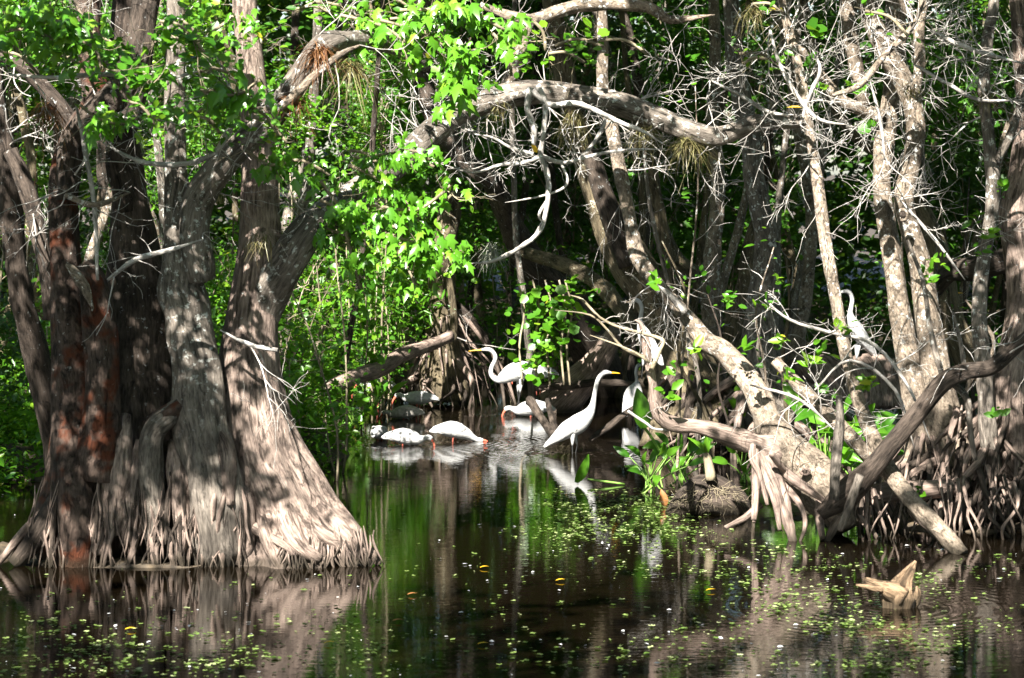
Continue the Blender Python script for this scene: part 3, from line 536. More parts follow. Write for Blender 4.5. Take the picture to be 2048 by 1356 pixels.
# ---- right edge
tC, rC = stem_tree('buttressed_tree', 'fluted brown trunk skirted with hanging roots, cut off by the right edge',
    [(2040, 1020, 200, 23.2), (2035, 940, 170, 23.2), (2030, 860, 130, 23.2), (2024, 780, 104, 23.2), (2040, 680, 80, 23.3), (2046, 560, 64, 23.4), (2030, 440, 60, 23.5), (2046, 340, 56, 23.5), (2055, 200, 50, 23.5), (2040, -20, 44, 23.5)],
    'butt', 43, lobes=9, lamp=fl(0.34, 2.2), seg=40, nt=8)
roots_around(tC, P(2040, 1030, 23.2), 0.35, 45, (0.3, 1.1), (0.5, 1.3), (0.012, 0.034), (PI*0.9, PI*1.9), rng=rC)
tD, rD = stem_tree('slender_tree', 'slender spotted trunk between the knot holed trunk and the right edge of the picture',
    [(1990, 960, 44, 22.9), (1975, 850, 40, 22.9), (1968, 740, 38, 22.9), (1958, 640, 36, 22.9), (1964, 540, 34, 23), (1978, 460, 32, 23), (1986, 380, 34, 23), (1978, 280, 30, 23), (1968, 180, 28, 23), (1975, 80, 26, 23), (1990, -20, 24, 23)],
    'grey', 44, nt=20, seg=18, limbs=[[(1990, 330, 18, 23), (2020, 270, 16, 22.9), (2045, 200, 14, 22.9), (2070, 150, 10, 22.9)]])
roots_around(tD, P(1990, 985, 22.9), 0.1, 14, (0.2, 0.8), (0.25, 0.8), (0.012, 0.026), (PI, PI*2), rng=rD)

# ---- middle distance big trunks
tE, rE = stem_tree('buttressed_tree', 'broad leaning trunk with a fluted base behind the smooth leaning trunk, reddish higher up',
    [(1400, 900, 220, 29.3), (1390, 840, 180, 29.5), (1370, 760, 130, 29.7), (1345, 680, 98, 29.9), (1310, 600, 80, 30), (1265, 530, 84, 30.1), (1228, 470, 72, 30.2), (1195, 390, 58, 30.3), (1165, 300, 52, 30.4), (1140, 200, 46, 30.4), (1120, 100, 42, 30.4), (1100, -20, 38, 30.4)],
    'moss', 51, lobes=8, lamp=fl(0.3, 2.4), seg=44, nt=8, limbs=[('dark', [(1260, 530, 44, 29.8), (1225, 440, 46, 29.8), (1200, 370, 40, 29.8), (1180, 300, 34, 29.8)]), [(1380, 560, 60, 30.4), (1345, 520, 44, 30.4), (1320, 440, 30, 30.4), (1310, 380, 24, 30.4), (1300, 300, 20, 30.4)],
     ('moss', [(1370, 640, 44, 29.6), (1345, 560, 34, 29.8), (1330, 500, 26, 29.8), (1318, 420, 24, 29.8), (1300, 330, 20, 29.8)])])
roots_around(tE, P(1400, 885, 29.4), 0.45, 22, (0.2, 0.8), (0.55, 0.85), (0.02, 0.05), (PI*1.0, PI*2), rng=rE)
tF, rF = stem_tree('dark_leaning_trunk', 'dark reddish trunk leaning down to the right behind the hanging dead branch',
    [(1225, 812, 90, 36), (1195, 725, 86, 35.5), (1150, 645, 78, 35), (1090, 560, 68, 34.4), (1040, 490, 56, 34), (1010, 420, 46, 33.5), (980, 360, 42, 33), (930, 320, 38, 33), (880, 250, 44, 33.2), (850, 190, 42, 33.4), (840, 110, 38, 33.5), (830, -20, 32, 33.5)],
    'dark', 52, nt=6, limbs=[('moss', [(1030, 488, 18, 34), (1060, 508, 26, 33.7), (1130, 530, 30, 33), (1200, 570, 32, 32.2), (1260, 640, 32, 31.4), (1300, 700, 30, 30.6), (1330, 750, 30, 30)])])
tG, rG = stem_tree('leaning_stump', 'thick smooth brown root stump leaning right beside the dark pool behind the feeding white bird',
    [(1110, 815, 84, 33.5), (1150, 775, 70, 33.4), (1190, 730, 56, 33.3), (1215, 690, 46, 33.2), (1230, 660, 30, 33.1)], 'root', 53, up=False)
tH, rH = stem_tree('strangled_tree', 'straight mossy trunk standing behind the left egret with stilt roots at its foot',
    [(888, 800, 100, 34.6), (886, 740, 84, 34.6), (884, 680, 64, 34.6), (884, 620, 58, 34.6), (884, 550, 54, 34.6), (892, 470, 46, 34.6), (900, 400, 44, 34.6), (896, 320, 40, 34.6), (880, 200, 36, 34.7), (870, 80, 32, 34.7), (865, -20, 30, 34.7)],
    'moss', 54, lobes=6, lamp=fl(0.2, 2.5), nt=5, limbs=[[(908, 690, 14, 34.3), (906, 620, 16, 34.3), (898, 560, 14, 34.3), (884, 490, 12, 34.3)]])
roots_around(tH, P(888, 800, 34.6), 0.25, 34, (0.3, 1.3), (0.4, 1.1), (0.012, 0.035), rng=rH)
tI, rI = stem_tree('lichened_tree', 'white blotched trunk standing upright behind the smooth leaning trunk',
    [(1430, 800, 60, 32.5), (1428, 700, 54, 32.5), (1422, 600, 48, 32.5), (1424, 520, 40, 32.5), (1434, 420, 34, 32.5), (1436, 340, 32, 32.5), (1425, 240, 30, 32.5), (1430, 140, 28, 32.5), (1425, -20, 26, 32.5)], 'pale', 55, nt=6, limbs=[('moss', [(1462, 720, 40, 32.3), (1470, 640, 38, 32.3), (1490, 560, 30, 32.3), (1500, 480, 24, 32.3), (1530, 400, 20, 32.3)])])
tJ, rJ = stem_tree('buttressed_tree', 'curving dark trunk with white lichen bands and a wide fluted foot, left of thin pole',
    [(1545, 890, 210, 29), (1540, 830, 160, 29.1), (1532, 760, 104, 29.2), (1526, 680, 74, 29.3), (1528, 600, 60, 29.4), (1536, 520, 52, 29.4), (1526, 440, 46, 29.4), (1508, 360, 42, 29.4), (1500, 280, 40, 29.4), (1478, 180, 38, 29.4), (1465, 80, 34, 29.4), (1460, -20, 32, 29.4)],
    'grey', 56, lobes=8, lamp=fl(0.3, 2.2), seg=40, nt=8)
roots_around(tJ, P(1545, 885, 29.05), 0.5, 24, (0.2, 0.8), (0.8, 1.5), (0.02, 0.05), (PI, 2*PI), rng=rJ)
tK, rK = stem_tree('spotted_tree', 'sunlit spotted stem rising behind the thin pole at the top of the picture',
    [(1590, 800, 40, 34), (1592, 700, 36, 34), (1610, 600, 30, 34), (1622, 480, 28, 34), (1618, 380, 27, 34), (1600, 280, 26, 34), (1588, 180, 26, 34), (1580, 90, 28, 34), (1555, 30, 26, 34), (1540, -20, 24, 34)], 'pale', 57, nt=8)
tM, rM = stem_tree('leaning_tree', 'brown stem leaning into the fork behind the twin lichened trunks',
    [(1960, 760, 60, 27), (1900, 640, 54, 27), (1880, 520, 44, 27), (1850, 430, 34, 27), (1790, 330, 26, 27), (1700, 260, 24, 27), (1640, 140, 22, 27), (1600, -20, 20, 27)], 'moss', 58, nt=6)
tN, rN = stem_tree('mossy_bough', 'mossy bough with small ferns reaching left at the right edge of the picture',
    [(2070, 500, 50, 24.5), (2010, 520, 50, 24.5), (1950, 535, 50, 24.6), (1900, 545, 40, 24.8), (1860, 590, 30, 25)], 'dark', 59, up=False, cat='branch')
# egret's root seat and back root hummocks
hb = thing('root_hummock', 'knuckled root mound in the shade on which the right hand egret stands', 'roots', P(1680, 780, 33))
for i in range(16):
    px = 1600+i*12+R.uniform(-6, 6); tubeobj('root', pp([(px-20, 742+R.uniform(-12, 12), 26, 33.2), (px, 728+R.uniform(-4, 14), 34, 33), (px+20, 770, 30, 32.8), (px+26, 815, 18, 32.6)]), B['root'], hb, per=4, seg=10, rough=0.18)
# dead log beside strangled tree
dl = thing('dead_log', 'bare dead log propped from the left bank up to the mossy straight trunk', 'log', P(690, 765, 31))
tubeobj('log', pp([(560, 850, 30, 30), (640, 790, 34, 30.4), (700, 757, 32, 31), (760, 738, 32, 31.8), (800, 712, 30, 32.5), (860, 690, 26, 33.6), (900, 672, 24, 34)]), B['root'], dl, per=5, seg=14, rough=0.08)
for nm, lab, path, m in [('fallen_branch', 'dark forked branch dipping into the water beside the front egret', [(1060, 800, 20, 31), (1085, 840, 16, 30.5), (1110, 870, 16, 30), (1095, 800, 10, 31)], 'dark'),
                     ('fallen_branch', 'dark branch half sunk between the front egret and the hidden egret', [(1180, 880, 10, 28.6), (1215, 855, 14, 28.8), (1250, 828, 12, 29), (1268, 815, 8, 29.2)], 'dark'),
                     ('fallen_branch', 'low dark branch lying across the pool behind the feeding ibis', [(1070, 775, 14, 33), (1130, 772, 16, 33), (1200, 765, 16, 33), (1280, 770, 12, 33)], 'dark'),
                     ('fallen_branch', 'thin crooked stick lying over the water by the big arrowhead leaf', [(1255, 822, 6, 22.5), (1290, 845, 6, 22.5), (1310, 858, 5, 22.5), (1350, 860, 4, 22.5)], 'twig')]:
    o = tubeobj(nm, pp(path), B[m], None, per=5, seg=9, rough=0.14, loc=pp(path)[0][:3]); tag(o, lab, 'branch', 'fallen branches in the pool')

# ---- unseen leaf clumps added above the frame to shade each target
rq = np.random.RandomState(99)
for par, x, y, z, zc, rad, ncl in [
    (t2, -3.0, 20.1, 0.8, 5.5, (1.0, .8, .35), 9), (t2, -3.0, 20.2, 2.0, 5.6, (1.2, .8, .35), 22), (t3, -3.6, 20.2, 2.6, 5.9, (1.0, .8, .35), 20), (t1, -2.6, 20.2, 3.2, 6.0, (1.0, .8, .35), 14),
    (t1, -2.7, 20.0, 0.9, 5.4, (.6, .6, .3), 6), (t2, -3.2, 20.0, 1.5, 5.5, (.8, .6, .3), 8), (t3, -3.6, 20.2, 1.2, 5.6, (.9, .8, .35), 15), (t1, -2.5, 20.0, 1.3, 5.5, (.6, .6, .35), 10), (lt, -2.0, 20.0, .9, 5.5, (.8, .6, .35), 6), (lt, -2.0, 20.2, 3.0, 6.0, (.7, .7, .35), 6), (t3, -4.6, 21.5, 2.5, 6.0, (.9, 1.0, .35), 14),
    (tA, 2.8, 23.2, 2.6, 6.6, (1.0, .8, .35), 14), (tA, 3.3, 23.6, 1.8, 6.6, (.7, .7, .35), 9), (tB, 3.9, 23.4, 3.4, 6.8, (.9, .8, .35), 9), (lean, 1.0, 23.4, 2.8, 6.6, (.8, .7, .35), 9), (tD, 4.4, 22.8, 1.8, 6.4, (.8, .8, .35), 14), (lean, 2.9, 21.8, 0.5, 5.6, (.5, .6, .3), 8),
    (lean, 2.3, 22.4, 0.6, 5.8, (.9, .7, .35), 6), (lean, 1.6, 23.2, 2.0, 6.2, (.9, .7, .35), 8), (tA, 3.5, 23.4, 1.0, 6.2, (.9, .7, .35), 10), (tB, 4.0, 23.2, 2.4, 6.6, (1.1, .8, .35), 12), (tC, 4.6, 22.8, 1.2, 6.2, (1.0, .8, .35), 18),
    (tB, 3.8, 22.6, 0.2, 5.8, (1.2, .7, .35), 15), (tA, 3.3, 23.4, 4.0, 7.0, (1.1, .8, .35), 10), (tD, 4.5, 23, 4.0, 6.8, (1.0, .9, .35), 12), (lean, 0.6, 23.0, 3.8, 6.8, (1.2, .8, .35), 8),
    (tE, 1.9, 29.5, 1.2, 7.2, (1.6, 1.4, .5), 36), (tJ, 3.2, 29.5, 1.2, 7.2, (1.8, 1.4, .5), 44), (tE, 1.5, 29.8, 3.5, 7.8, (1.6, 1.4, .5), 36), (tJ, 3.2, 29.5, 4.0, 7.8, (1.8, 1.4, .5), 44), (tF, 0.8, 33.5, 2.2, 8.2, (1.0, 1.0, .5), 16),
    (tI, 3.0, 34.0, 1.5, 8.2, (2.4, 1.8, .6), 60), (tK, 5.5, 33.0, 1.5, 8.2, (2.0, 2.5, .6), 60)]:
    shade(par, x, y, z, zc, rad, int(ncl*(1.5 if x < 0 else 1.35 if y < 25 else 2.6)), per=52, rng=rq)
#==BACKGROUND==
# ---- thin background trunks
GT = 'thin trunks of the wood behind the pool'
rb = np.random.RandomState(77)
protos = []
for k in range(7):
    m = ['pale', 'dark', 'moss', 'dark', 'grey', 'grey', 'moss'][k]
    t = thing('background_tree', '', 'tree', (0, 0, 0), GT); t['_w'] = [0, 0, 0]
    h = 9.0; q = np.array([0, 0, -0.2]); d = np.array([rb.normal()*0.1, rb.normal()*0.1, 1.0]); r0 = rb.uniform(0.06, 0.14); pts = []
    for i in range(10):
        pts.append([*q, r0*(1.35 if i == 0 else 1-0.06*i)]); d = d+np.array([rb.normal()*0.16, rb.normal()*0.12, 0]); d[:2] *= 0.85; q = q+d/np.linalg.norm(d)*h/9
    tubeobj('trunk', pts, B[m], t, per=4, seg=12, rough=0.12, rng=rb)
    twigs_on(t, pts[3:], 7, (0.6, 1.5), 0.014, 2, rb, mat='grey' if k % 2 else 'twig')
    crown(t, (pts[-1][0], pts[-1][1], 7.6), (1.1, 1.1, 1.0), 26, per=34, size=0.17, rng=rb)
    protos.append(t)
descr = ['pale spotted', 'dark brown', 'mossy brown', 'blackish', 'grey mottled', 'grey crooked', 'olive brown']
used = set(); tseen = {}
n_bt = 64
for i in range(n_bt):
    k = i % 7; Y = rb.uniform(33, 47); px = (i+rb.uniform(0, 1))/n_bt*2300-130
    if px < 700: Y = rb.uniform(29, 44)
    if 1615 < px < 1790 and k in used: continue
    x = (px-1024)/FPX*Y; z = max(float(gz(x, Y)), -0.3)
    side = 'at the left edge of the wood' if px < 110 else 'behind the rotting tree' if px < 230 else 'behind the thick shaded stem' if px < 340 else 'behind the lichened stem' if px < 450 else 'behind the fluted tree' if px < 560 else 'behind the saplings and dead log' if px < 860 else 'behind the left egret' if px < 1120 else 'behind the broad leaning trunk' if px < 1420 else 'behind the curving lichen banded trunk' if px < 1640 else 'behind the right hand egret' if px < 1780 else 'behind the twin lichened trunks' if px < 1960 else 'near the right edge of the wood'
    dep = 'front row' if Y < 37 else 'deep in the wood' if Y > 42 else 'middle row'
    lab = f'{descr[k]} trunk {side}, {dep}'
    grp = f'{descr[k]} trunks {side} {dep}'
    if k in used:
        t = dup(protos[k], (x, Y, z), rb.uniform(0, 6.28), lab, GT, 1.0); w3 = rb.uniform(0.5, 1.0); t.scale = (w3, w3, rb.uniform(0.9, 1.1))
        if px < 1000 and i % 4:
            for ch in list(t.children):
                if ch.name.startswith('crown'): bpy.data.objects.remove(ch)
    else: used.add(k); t = protos[k]; t.location = (x, Y, z); t['label'] = lab
# ---- shrubs / saplings
rs = np.random.RandomState(5)
def shrub_proto(kind, size, mat, ncl, per, rad, seed, nst=7, spread=0.12):
    rng = np.random.RandomState(seed); t = thing('shrub', '', 'shrub', (0, 0, 0)); mb = MB()
    for _ in range(nst):
        a = rng.uniform(0, 6.28); e = np.array([math.cos(a)*rad[0]*0.7, math.sin(a)*rad[1]*0.7, rad[2]*rng.uniform(1.1, 1.9)])
        tube(mb, [[rng.normal()*0.05, rng.normal()*0.05, -0.1, 0.014], [e[0]*0.4, e[1]*0.4, e[2]*0.5, 0.010], [*e, 0.004]], per=4, seg=5, rng=rng)
    mb.build('stems', B['stem'], t)
    cs = ellips((0, 0, rad[2]), rad, ncl, rng, 0.25)
    leafcloud('foliage', cs, spread, per, size, kind, L[mat], t, rng, face=(-0.1, -0.7, 0.2))
    return t
SP = [shrub_proto('ovate', 0.11, 'bright', 60, 22, (0.8, 0.6, 0.9), 1), shrub_proto('round', 0.085, 'bright', 60, 26, (0.75, 0.6, 0.8), 2), shrub_proto('maple', 0.12, 'mid', 50, 18, (0.8, 0.6, 0.9), 3),
      shrub_proto('ovate', 0.10, 'mid', 60, 24, (0.9, 0.7, 0.8), 4), shrub_proto('lance', 0.20, 'bright', 36, 20, (0.6, 0.5, 0.7), 6), shrub_proto('ovate', 0.12, 'deep', 60, 24, (1.0, 0.8, 0.9), 8), shrub_proto('round', 0.10, 'deep', 60, 24, (0.9, 0.8, 0.9), 9)]
sn = ['bright ovate leaved', 'bright round leaved', 'lobed leaved', 'mid green', 'narrow leaved', 'dark green', 'dark round leaved']
sused = set(); scount = {}
def put_shrub(k, x, y, z, lab, grp, s=1.0):
    rz = rs.uniform(-0.5, 0.5)
    if k in sused: return dup(SP[k], (x, y, z), rz, lab, grp, s)
    sused.add(k); o = SP[k]; o.location = (x, y, z); o.scale = (s,)*3; o['label'] = lab; o['group'] = grp; return o
slabs = {}
def shrub_at(k, px, py, Y, s=1.0, where=''):
    p = P(px, py, Y); base = f'{sn[k]} shrub {where}'; c = slabs.get(base, 0); slabs[base] = c+1
    near = 'nearer ' if Y < 31 else 'farther ' if Y > 41 or (px < 960 and Y > 35) else ''
    lab = ('small ' if s < 0.8 else 'big ' if s > 0.95 else '')+near+base
    put_shrub(k, p[0], Y, p[2], lab, 'shrubs and vines of the thicket', s)
def whereof(px, py):
    h = 'lowest ' if py > 760 else 'low ' if py > 640 else 'waist high ' if py > 520 else 'topmost ' if py < 110 else 'high ' if py < 280 else ''
    return h+('at the left edge of the thicket' if px < 90 else 'between the stems of the left clump' if px < 460 else 'between the left clump and the dead log' if px < 720 else 'around the mossy straight trunk' if px < 960 else
              'behind the hanging dead branch' if px < 1200 else 'behind the broad leaning trunk' if px < 1450 else 'behind the curving lichen banded trunk' if px < 1700 else 'behind the twin lichened trunks' if px < 1950 else 'at the right edge of the wood')
for i in range(66):      # sunlit left thicket
    px = rs.uniform(-80, 960); py = rs.uniform(30, 900); Y = rs.uniform(25.5, 38)
    if px > 640: Y = rs.uniform(33.5, 39)
    if px > 760 and py > 600: continue
    if py > 760 and px > 640: continue
    k = rs.choice([0, 1, 2, 3, 4, 0, 1, 3]) if py < 560 else rs.choice([3, 1, 5, 0, 4]); shrub_at(k, px, py+70, Y, rs.uniform(0.6, 0.95), whereof(px, py))
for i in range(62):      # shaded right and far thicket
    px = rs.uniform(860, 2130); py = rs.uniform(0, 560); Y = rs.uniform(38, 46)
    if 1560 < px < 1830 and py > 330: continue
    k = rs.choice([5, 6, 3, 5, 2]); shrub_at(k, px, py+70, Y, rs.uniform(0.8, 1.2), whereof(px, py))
# far wall of the wood: one uncountable mass
far = []
rf = np.random.RandomState(3)
cs = np.stack([rf.uniform(-22, 22, 2600), rf.uniform(48, 56, 2600), rf.uniform(0.2, 12, 2600)], -1)
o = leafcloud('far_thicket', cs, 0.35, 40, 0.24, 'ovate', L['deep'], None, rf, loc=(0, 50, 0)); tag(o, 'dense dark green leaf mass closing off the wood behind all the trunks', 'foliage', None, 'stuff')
# leaf walls added round the pool, mostly unseen, to block sky light
ow = []
for (n_, x0, x1, y0, y1, z1) in [(500, -30, 30, -18, -14, 17), (420, -22, -17, -14, 50, 15), (420, 17, 22, -14, 50, 15), (1700, -34, 34, 57, 64, 20)]:
    ow.append(np.stack([rf.uniform(x0, x1, n_), rf.uniform(y0, y1, n_), rf.uniform(0, 1, n_)*z1], -1))
o = leafcloud('sky_block_wood', np.vstack(ow), 0.9, 26, 0.75, 'ovate', L['deep'], None, rf, loc=(0, 0, 0)); tag(o, 'dense dark wood added all round the swamp pool to block sky light', 'foliage', None, 'stuff')
cv = []  # unseen leaf layer added overhead to cut sky light and shade the wood
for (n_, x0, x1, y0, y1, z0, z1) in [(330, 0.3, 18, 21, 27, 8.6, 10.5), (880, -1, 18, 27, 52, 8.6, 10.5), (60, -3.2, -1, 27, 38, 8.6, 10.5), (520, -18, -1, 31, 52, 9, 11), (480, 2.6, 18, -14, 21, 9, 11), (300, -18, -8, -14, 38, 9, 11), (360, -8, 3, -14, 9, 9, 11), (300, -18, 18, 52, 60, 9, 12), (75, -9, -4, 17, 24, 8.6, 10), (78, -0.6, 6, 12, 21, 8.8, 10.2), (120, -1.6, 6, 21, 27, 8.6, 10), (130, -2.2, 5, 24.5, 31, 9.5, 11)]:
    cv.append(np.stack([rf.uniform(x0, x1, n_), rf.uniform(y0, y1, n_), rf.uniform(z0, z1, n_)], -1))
o = leafcloud('shade_canopy', clear(np.vstack(cv), 0.7), (0.55, 0.55, 0.25), 26, 0.42, 'ovate', L['deep'], None, rf, loc=(0, 20, 9)); tag(o, 'unseen leaf layer added high over the swamp wood for shade, with sun gaps', 'foliage', None, 'stuff')
# ground cover on the banks
def scatter(n, x0, x1, y0, y1, rng, cond=lambda z: z > -0.02):
    x = rng.uniform(x0, x1, n); y = rng.uniform(y0, y1, n); z = gz(x, y); k = cond(z); return np.stack([x, y, z], -1)[k]
g1 = scatter(1500, -7, -1.6, 24.5, 37, rf); g1[:, 2] += rf.uniform(0.03, 0.45, len(g1))
g1b = scatter(1300, -6.5, -1.5, 24.3, 28, rf, lambda z: z > -0.12); g1b[:, 2] += rf.uniform(0.02, 0.3, len(g1b)); g1 = np.vstack([g1, g1b])
o = leafcloud('ground_cover', g1, 0.1, 16, 0.09, 'ovate', L['bright'], None, rf, loc=(-4, 30, 0)); tag(o, 'low tangle of green leaves covering the left bank', 'ground cover', None, 'stuff')
g2 = scatter(900, -9, 11, 37, 46, rf); g2[:, 2] += rf.uniform(0.03, 0.5, len(g2))
o = leafcloud('undergrowth', g2, 0.12, 14, 0.12, 'ovate', L['deep'], None, rf, loc=(0, 41, 0)); tag(o, 'dark low undergrowth on the ground behind the pool', 'undergrowth', None, 'stuff')
# saplings: thin pale stems with a few leaves
def sap_proto(seed, h, leafk, mat, nl):
    rng = np.random.RandomState(seed); t = thing('sapling', '', 'sapling', (0, 0, 0)); q = np.array([0, 0, -0.15]); pts = []; d = np.array([rng.normal()*0.08, 0, 1])
    for i in range(8):
        pts.append([*q, 0.015*(1-0.08*i)]); d = d+np.array([rng.normal()*0.09, rng.normal()*0.06, 0]); q = q+d/np.linalg.norm(d)*h/7
    tubeobj('stem', pts, B['stem'], t, per=3, seg=6, rough=0.15, rng=rng)
    tips = twigs_on(t, pts[2:], 6, (0.2, 0.55), 0.006, 1, rng, mat='stem', dirb=(0, 0, 0.7))
    s = spline(pts, 4)[8:, :3]; cs = np.vstack([s[rng.randint(len(s), size=nl)]+rng.normal(size=(nl, 3))*0.07, np.array([q for q, _ in tips])])
    leafcloud('foliage', cs, 0.07, 6, 0.085, leafk, L[mat], t, rng, face=(0, -0.6, 0)); return t
SA = [sap_proto(1, 2.6, 'ovate', 'bright', 14), sap_proto(2, 1.9, 'round', 'bright', 20), sap_proto(3, 3.4, 'ovate', 'mid', 10), sap_proto(4, 2.3, 'round', 'bright', 8)]
sau = set()
sd = ['tall leafy', 'short round leaved', 'very tall sparse', 'half bare']
for i in range(62):
    k = i % 4; 
    if i < 26 or i > 39: px = rs.uniform(480, 780); Y = rs.uniform(25.8, 33) if px < 690 else rs.uniform(31, 36)
    elif i < 33: px = rs.uniform(-10, 240); Y = rs.uniform(25, 31)
    else: px = rs.uniform(960, 1160); Y = rs.uniform(35, 38)
    if 590 < px < 740 and 27.5 < Y < 31.5 and k in sau: continue
    x = (px-1024)/FPX*Y; z = max(float(gz(x, Y)), -0.1)
    w = 'beside the fluted tree' if px < 590 else 'between fluted tree and dead log' if px < 700 else 'by the dead log' if px < 800 else 'behind the left egret'
    if i >= 26 and i < 33: w = 'on the bank behind the left clump'
    dd = ' at the water edge' if Y < 28 else ' further back' if Y > 31 else ''
    ssc = rs.uniform(0.75, 1.15); lab = ('larger ' if ssc > 1.05 else 'smaller ' if ssc < .83 else 'middling ' if ssc > .95 else '')+f'{sd[k]} sapling {w}{dd}'
    if k in sau: dup(SA[k], (x, Y, z), rs.uniform(0, 6.28), lab, 'saplings on the bank', ssc)
    else: sau.add(k); SA[k].location = (x, Y, z); SA[k]['label'] = lab; SA[k]['group'] = 'saplings on the bank'
# bare thin stems tangling in front of the big right hand trunks
rt = np.random.RandomState(61)
for i in range(18):
    px = 1345+i*40+rt.uniform(-12, 12); Y = rt.uniform(24.3, 28.5); py0 = HOR+FPX*(CAMZ+.1)/Y; ln_ = rt.uniform(350, 900); dx = rt.normal()*70; w_ = rt.uniform(5, 11)
    if 1600 < px < 1790: continue
    pts = pp([(px, py0, w_*1.3, Y), (px+dx*.2+rt.normal()*12, py0-ln_*.25, w_, Y+.1), (px+dx*.55+rt.normal()*18, py0-ln_*.5, w_*.9, Y), (px+dx*.75+rt.normal()*22, py0-ln_*.75, w_*.75, Y-.1), (px+dx, py0-ln_, w_*.35, Y)])
    near_ = 'left of the leaning pale trunk' if px < 1480 else 'over the crossing poles' if px < 1700 else 'before the twin lichened trunks' if px < 1900 else 'by the right edge'
    t = thing('bare_sapling', f"{('short', 'tall')[ln_ > 620]} {('thin', 'sturdy')[w_ > 8]} bare stem {('leaning left', 'leaning right')[dx > 0]} {near_}", 'sapling', pts[0][:3], 'bare stems tangled before the right hand trees')
    tubeobj('stem', pts, B[('pale', 'grey', 'moss', 'dark')[i % 4]], t, per=5, seg=7, rough=0.18, rng=rt)
    twigs_on(t, pts[2:], 5, (0.3, 0.8), 0.005, 1, rt, mat=('twig', 'grey')[i % 2], dirb=(0, 0, 0.3))
    leafcloud('foliage', [np.array(pts[j][:3])+rt.normal(size=3)*.1 for j in (2, 3, 4)], 0.09, 5, 0.09, 'ovate', L['bright'], t, rt, face=(0, -.7, 0))
# creeper of round leaves behind the left egret
cr = thing('creeper', 'climbing vine with round bright leaves hanging above the pool behind the left egret', 'vine', P(1090, 760, 32.5))
rc_ = np.random.RandomState(9)
for px in (1045, 1075, 1100, 1128, 1140):
    tubeobj('stem', pp([(px, 770, 5), (px-6, 690, 5), (px+4, 620, 4), (px-10, 560, 4)], 32.3, 32.5), B['stem'], cr, per=4, seg=5, rng=rc_)
cs = np.array([P(rc_.normal(1092, 34), rc_.uniform(570, 735), rc_.uniform(32, 32.8)) for _ in range(60)])
leafcloud('foliage', cs, 0.08, 4, 0.13, 'round', L['bright'], cr, rc_, face=(0, -1.0, 0.4))

# ---- foreground leafy sprays of the left tree
def spray(parent, path, Y, n, size, kind='maple', mat='maple', sp=14, rng=rg, droop=0.9, face=(0.0, -1.2, 0.5), nm='leafy_branch', twg=3):
    pts = pp([(a, b_, 7) for a, b_ in path], Y, Y); st = tubeobj(nm, pts, B['stem'], parent, per=4, seg=6, rng=rng)
    s = spline(pts, 8)[:, :3]; cs = s[rng.randint(len(s)//4, len(s), size=n)]+rng.normal(size=(n, 3))*np.array([wpx(sp, Y)*1.6, 0.12, wpx(sp, Y)])
    f = leafcloud('leaves', cs, 0.04, 3, size, kind, L[mat], None, rng, droop=droop, face=face, loc=parent['_w'])
    f.parent = parent; f.location = (0, 0, 0)
    if twg: twigs_on(parent, pts, twg, (0.15, 0.45), 0.005, 1, rng, mat='stem')
    return f
for path, n in [([(640, 400), (690, 420), (740, 430), (800, 460)], 34), ([(700, 330), (740, 350), (790, 380), (830, 430)], 30), ([(760, 460), (810, 480), (860, 490), (930, 505)], 34), ([(640, 360), (680, 420), (700, 500), (720, 580)], 30),
                ([(780, 470), (800, 510), (820, 545), (830, 570)], 24), ([(600, 430), (640, 450), (660, 460), (690, 470)], 14), ([(700, 300), (760, 310), (820, 300), (860, 320)], 26), ([(740, 410), (830, 420), (880, 390), (900, 370)], 14)]:
    spray(lt, path, 20.6, n, 0.12); spray(lt, [(a_+8, b_+14) for a_, b_ in path], 20.8, n//2, 0.08, 'ovate', 'bright', droop=0.5)
for path, n in [([(760, 40), (830, 60), (900, 100), (930, 160)], 40), ([(880, 60), (920, 120), (930, 170), (900, 200)], 26), ([(800, 20), (880, 20), (950, 30), (1010, 60)], 34), ([(680, 30), (760, 50), (820, 90)], 20)]:
    spray(t1, path, 20.4, n, 0.14)
for path, n in [([(-20, 20), (40, 30), (100, 40), (160, 50)], 36), ([(20, 60), (60, 60), (110, 80), (130, 90)], 16), ([(180, 60), (230, 90), (280, 130), (300, 170)], 18), ([(400, 180), (470, 190), (520, 160)], 14), ([(160, 210), (200, 240), (260, 250)], 12)]:
    spray(t2, path, 19.3, n, 0.15)
for path, n in [([(430, 200), (380, 230), (330, 210)], 12), ([(490, 300), (540, 330), (600, 320), (660, 350)], 20), ([(330, 60), (380, 90), (430, 60), (470, 30)], 16)]:
    spray(t1, path, 20.0, n, 0.12)
rv = np.random.RandomState(4)
for i in range(34):     # small leaved sprays filling the top of the picture
    px = rv.uniform(-20, 1020) if i < 26 else rv.uniform(1050, 2040); py = rv.uniform(-10, 250) if px < 560 else rv.uniform(-10, 130); a = rv.uniform(-0.6, 0.9); ln_ = rv.uniform(50, 110)
    Y = rv.uniform(18.6, 20.2) if px < 560 else rv.uniform(20.4, 22) if px < 1020 else rv.uniform(21.5, 22.4)
    par = t3 if px < 200 else t2 if px < 400 else t1 if px < 560 else lt if px < 1020 else lean if px < 1500 else tB
    spray(par, [(px, py), (px+ln_*0.5*math.cos(a), py+ln_*0.5*math.sin(a)), (px+ln_*math.cos(a+.3), py+ln_*math.sin(a+.3))], Y, 16 if px < 1020 else 5, 0.085, 'ovate' if i % 3 else 'round', 'bright', sp=16, rng=rv, droop=0.2)
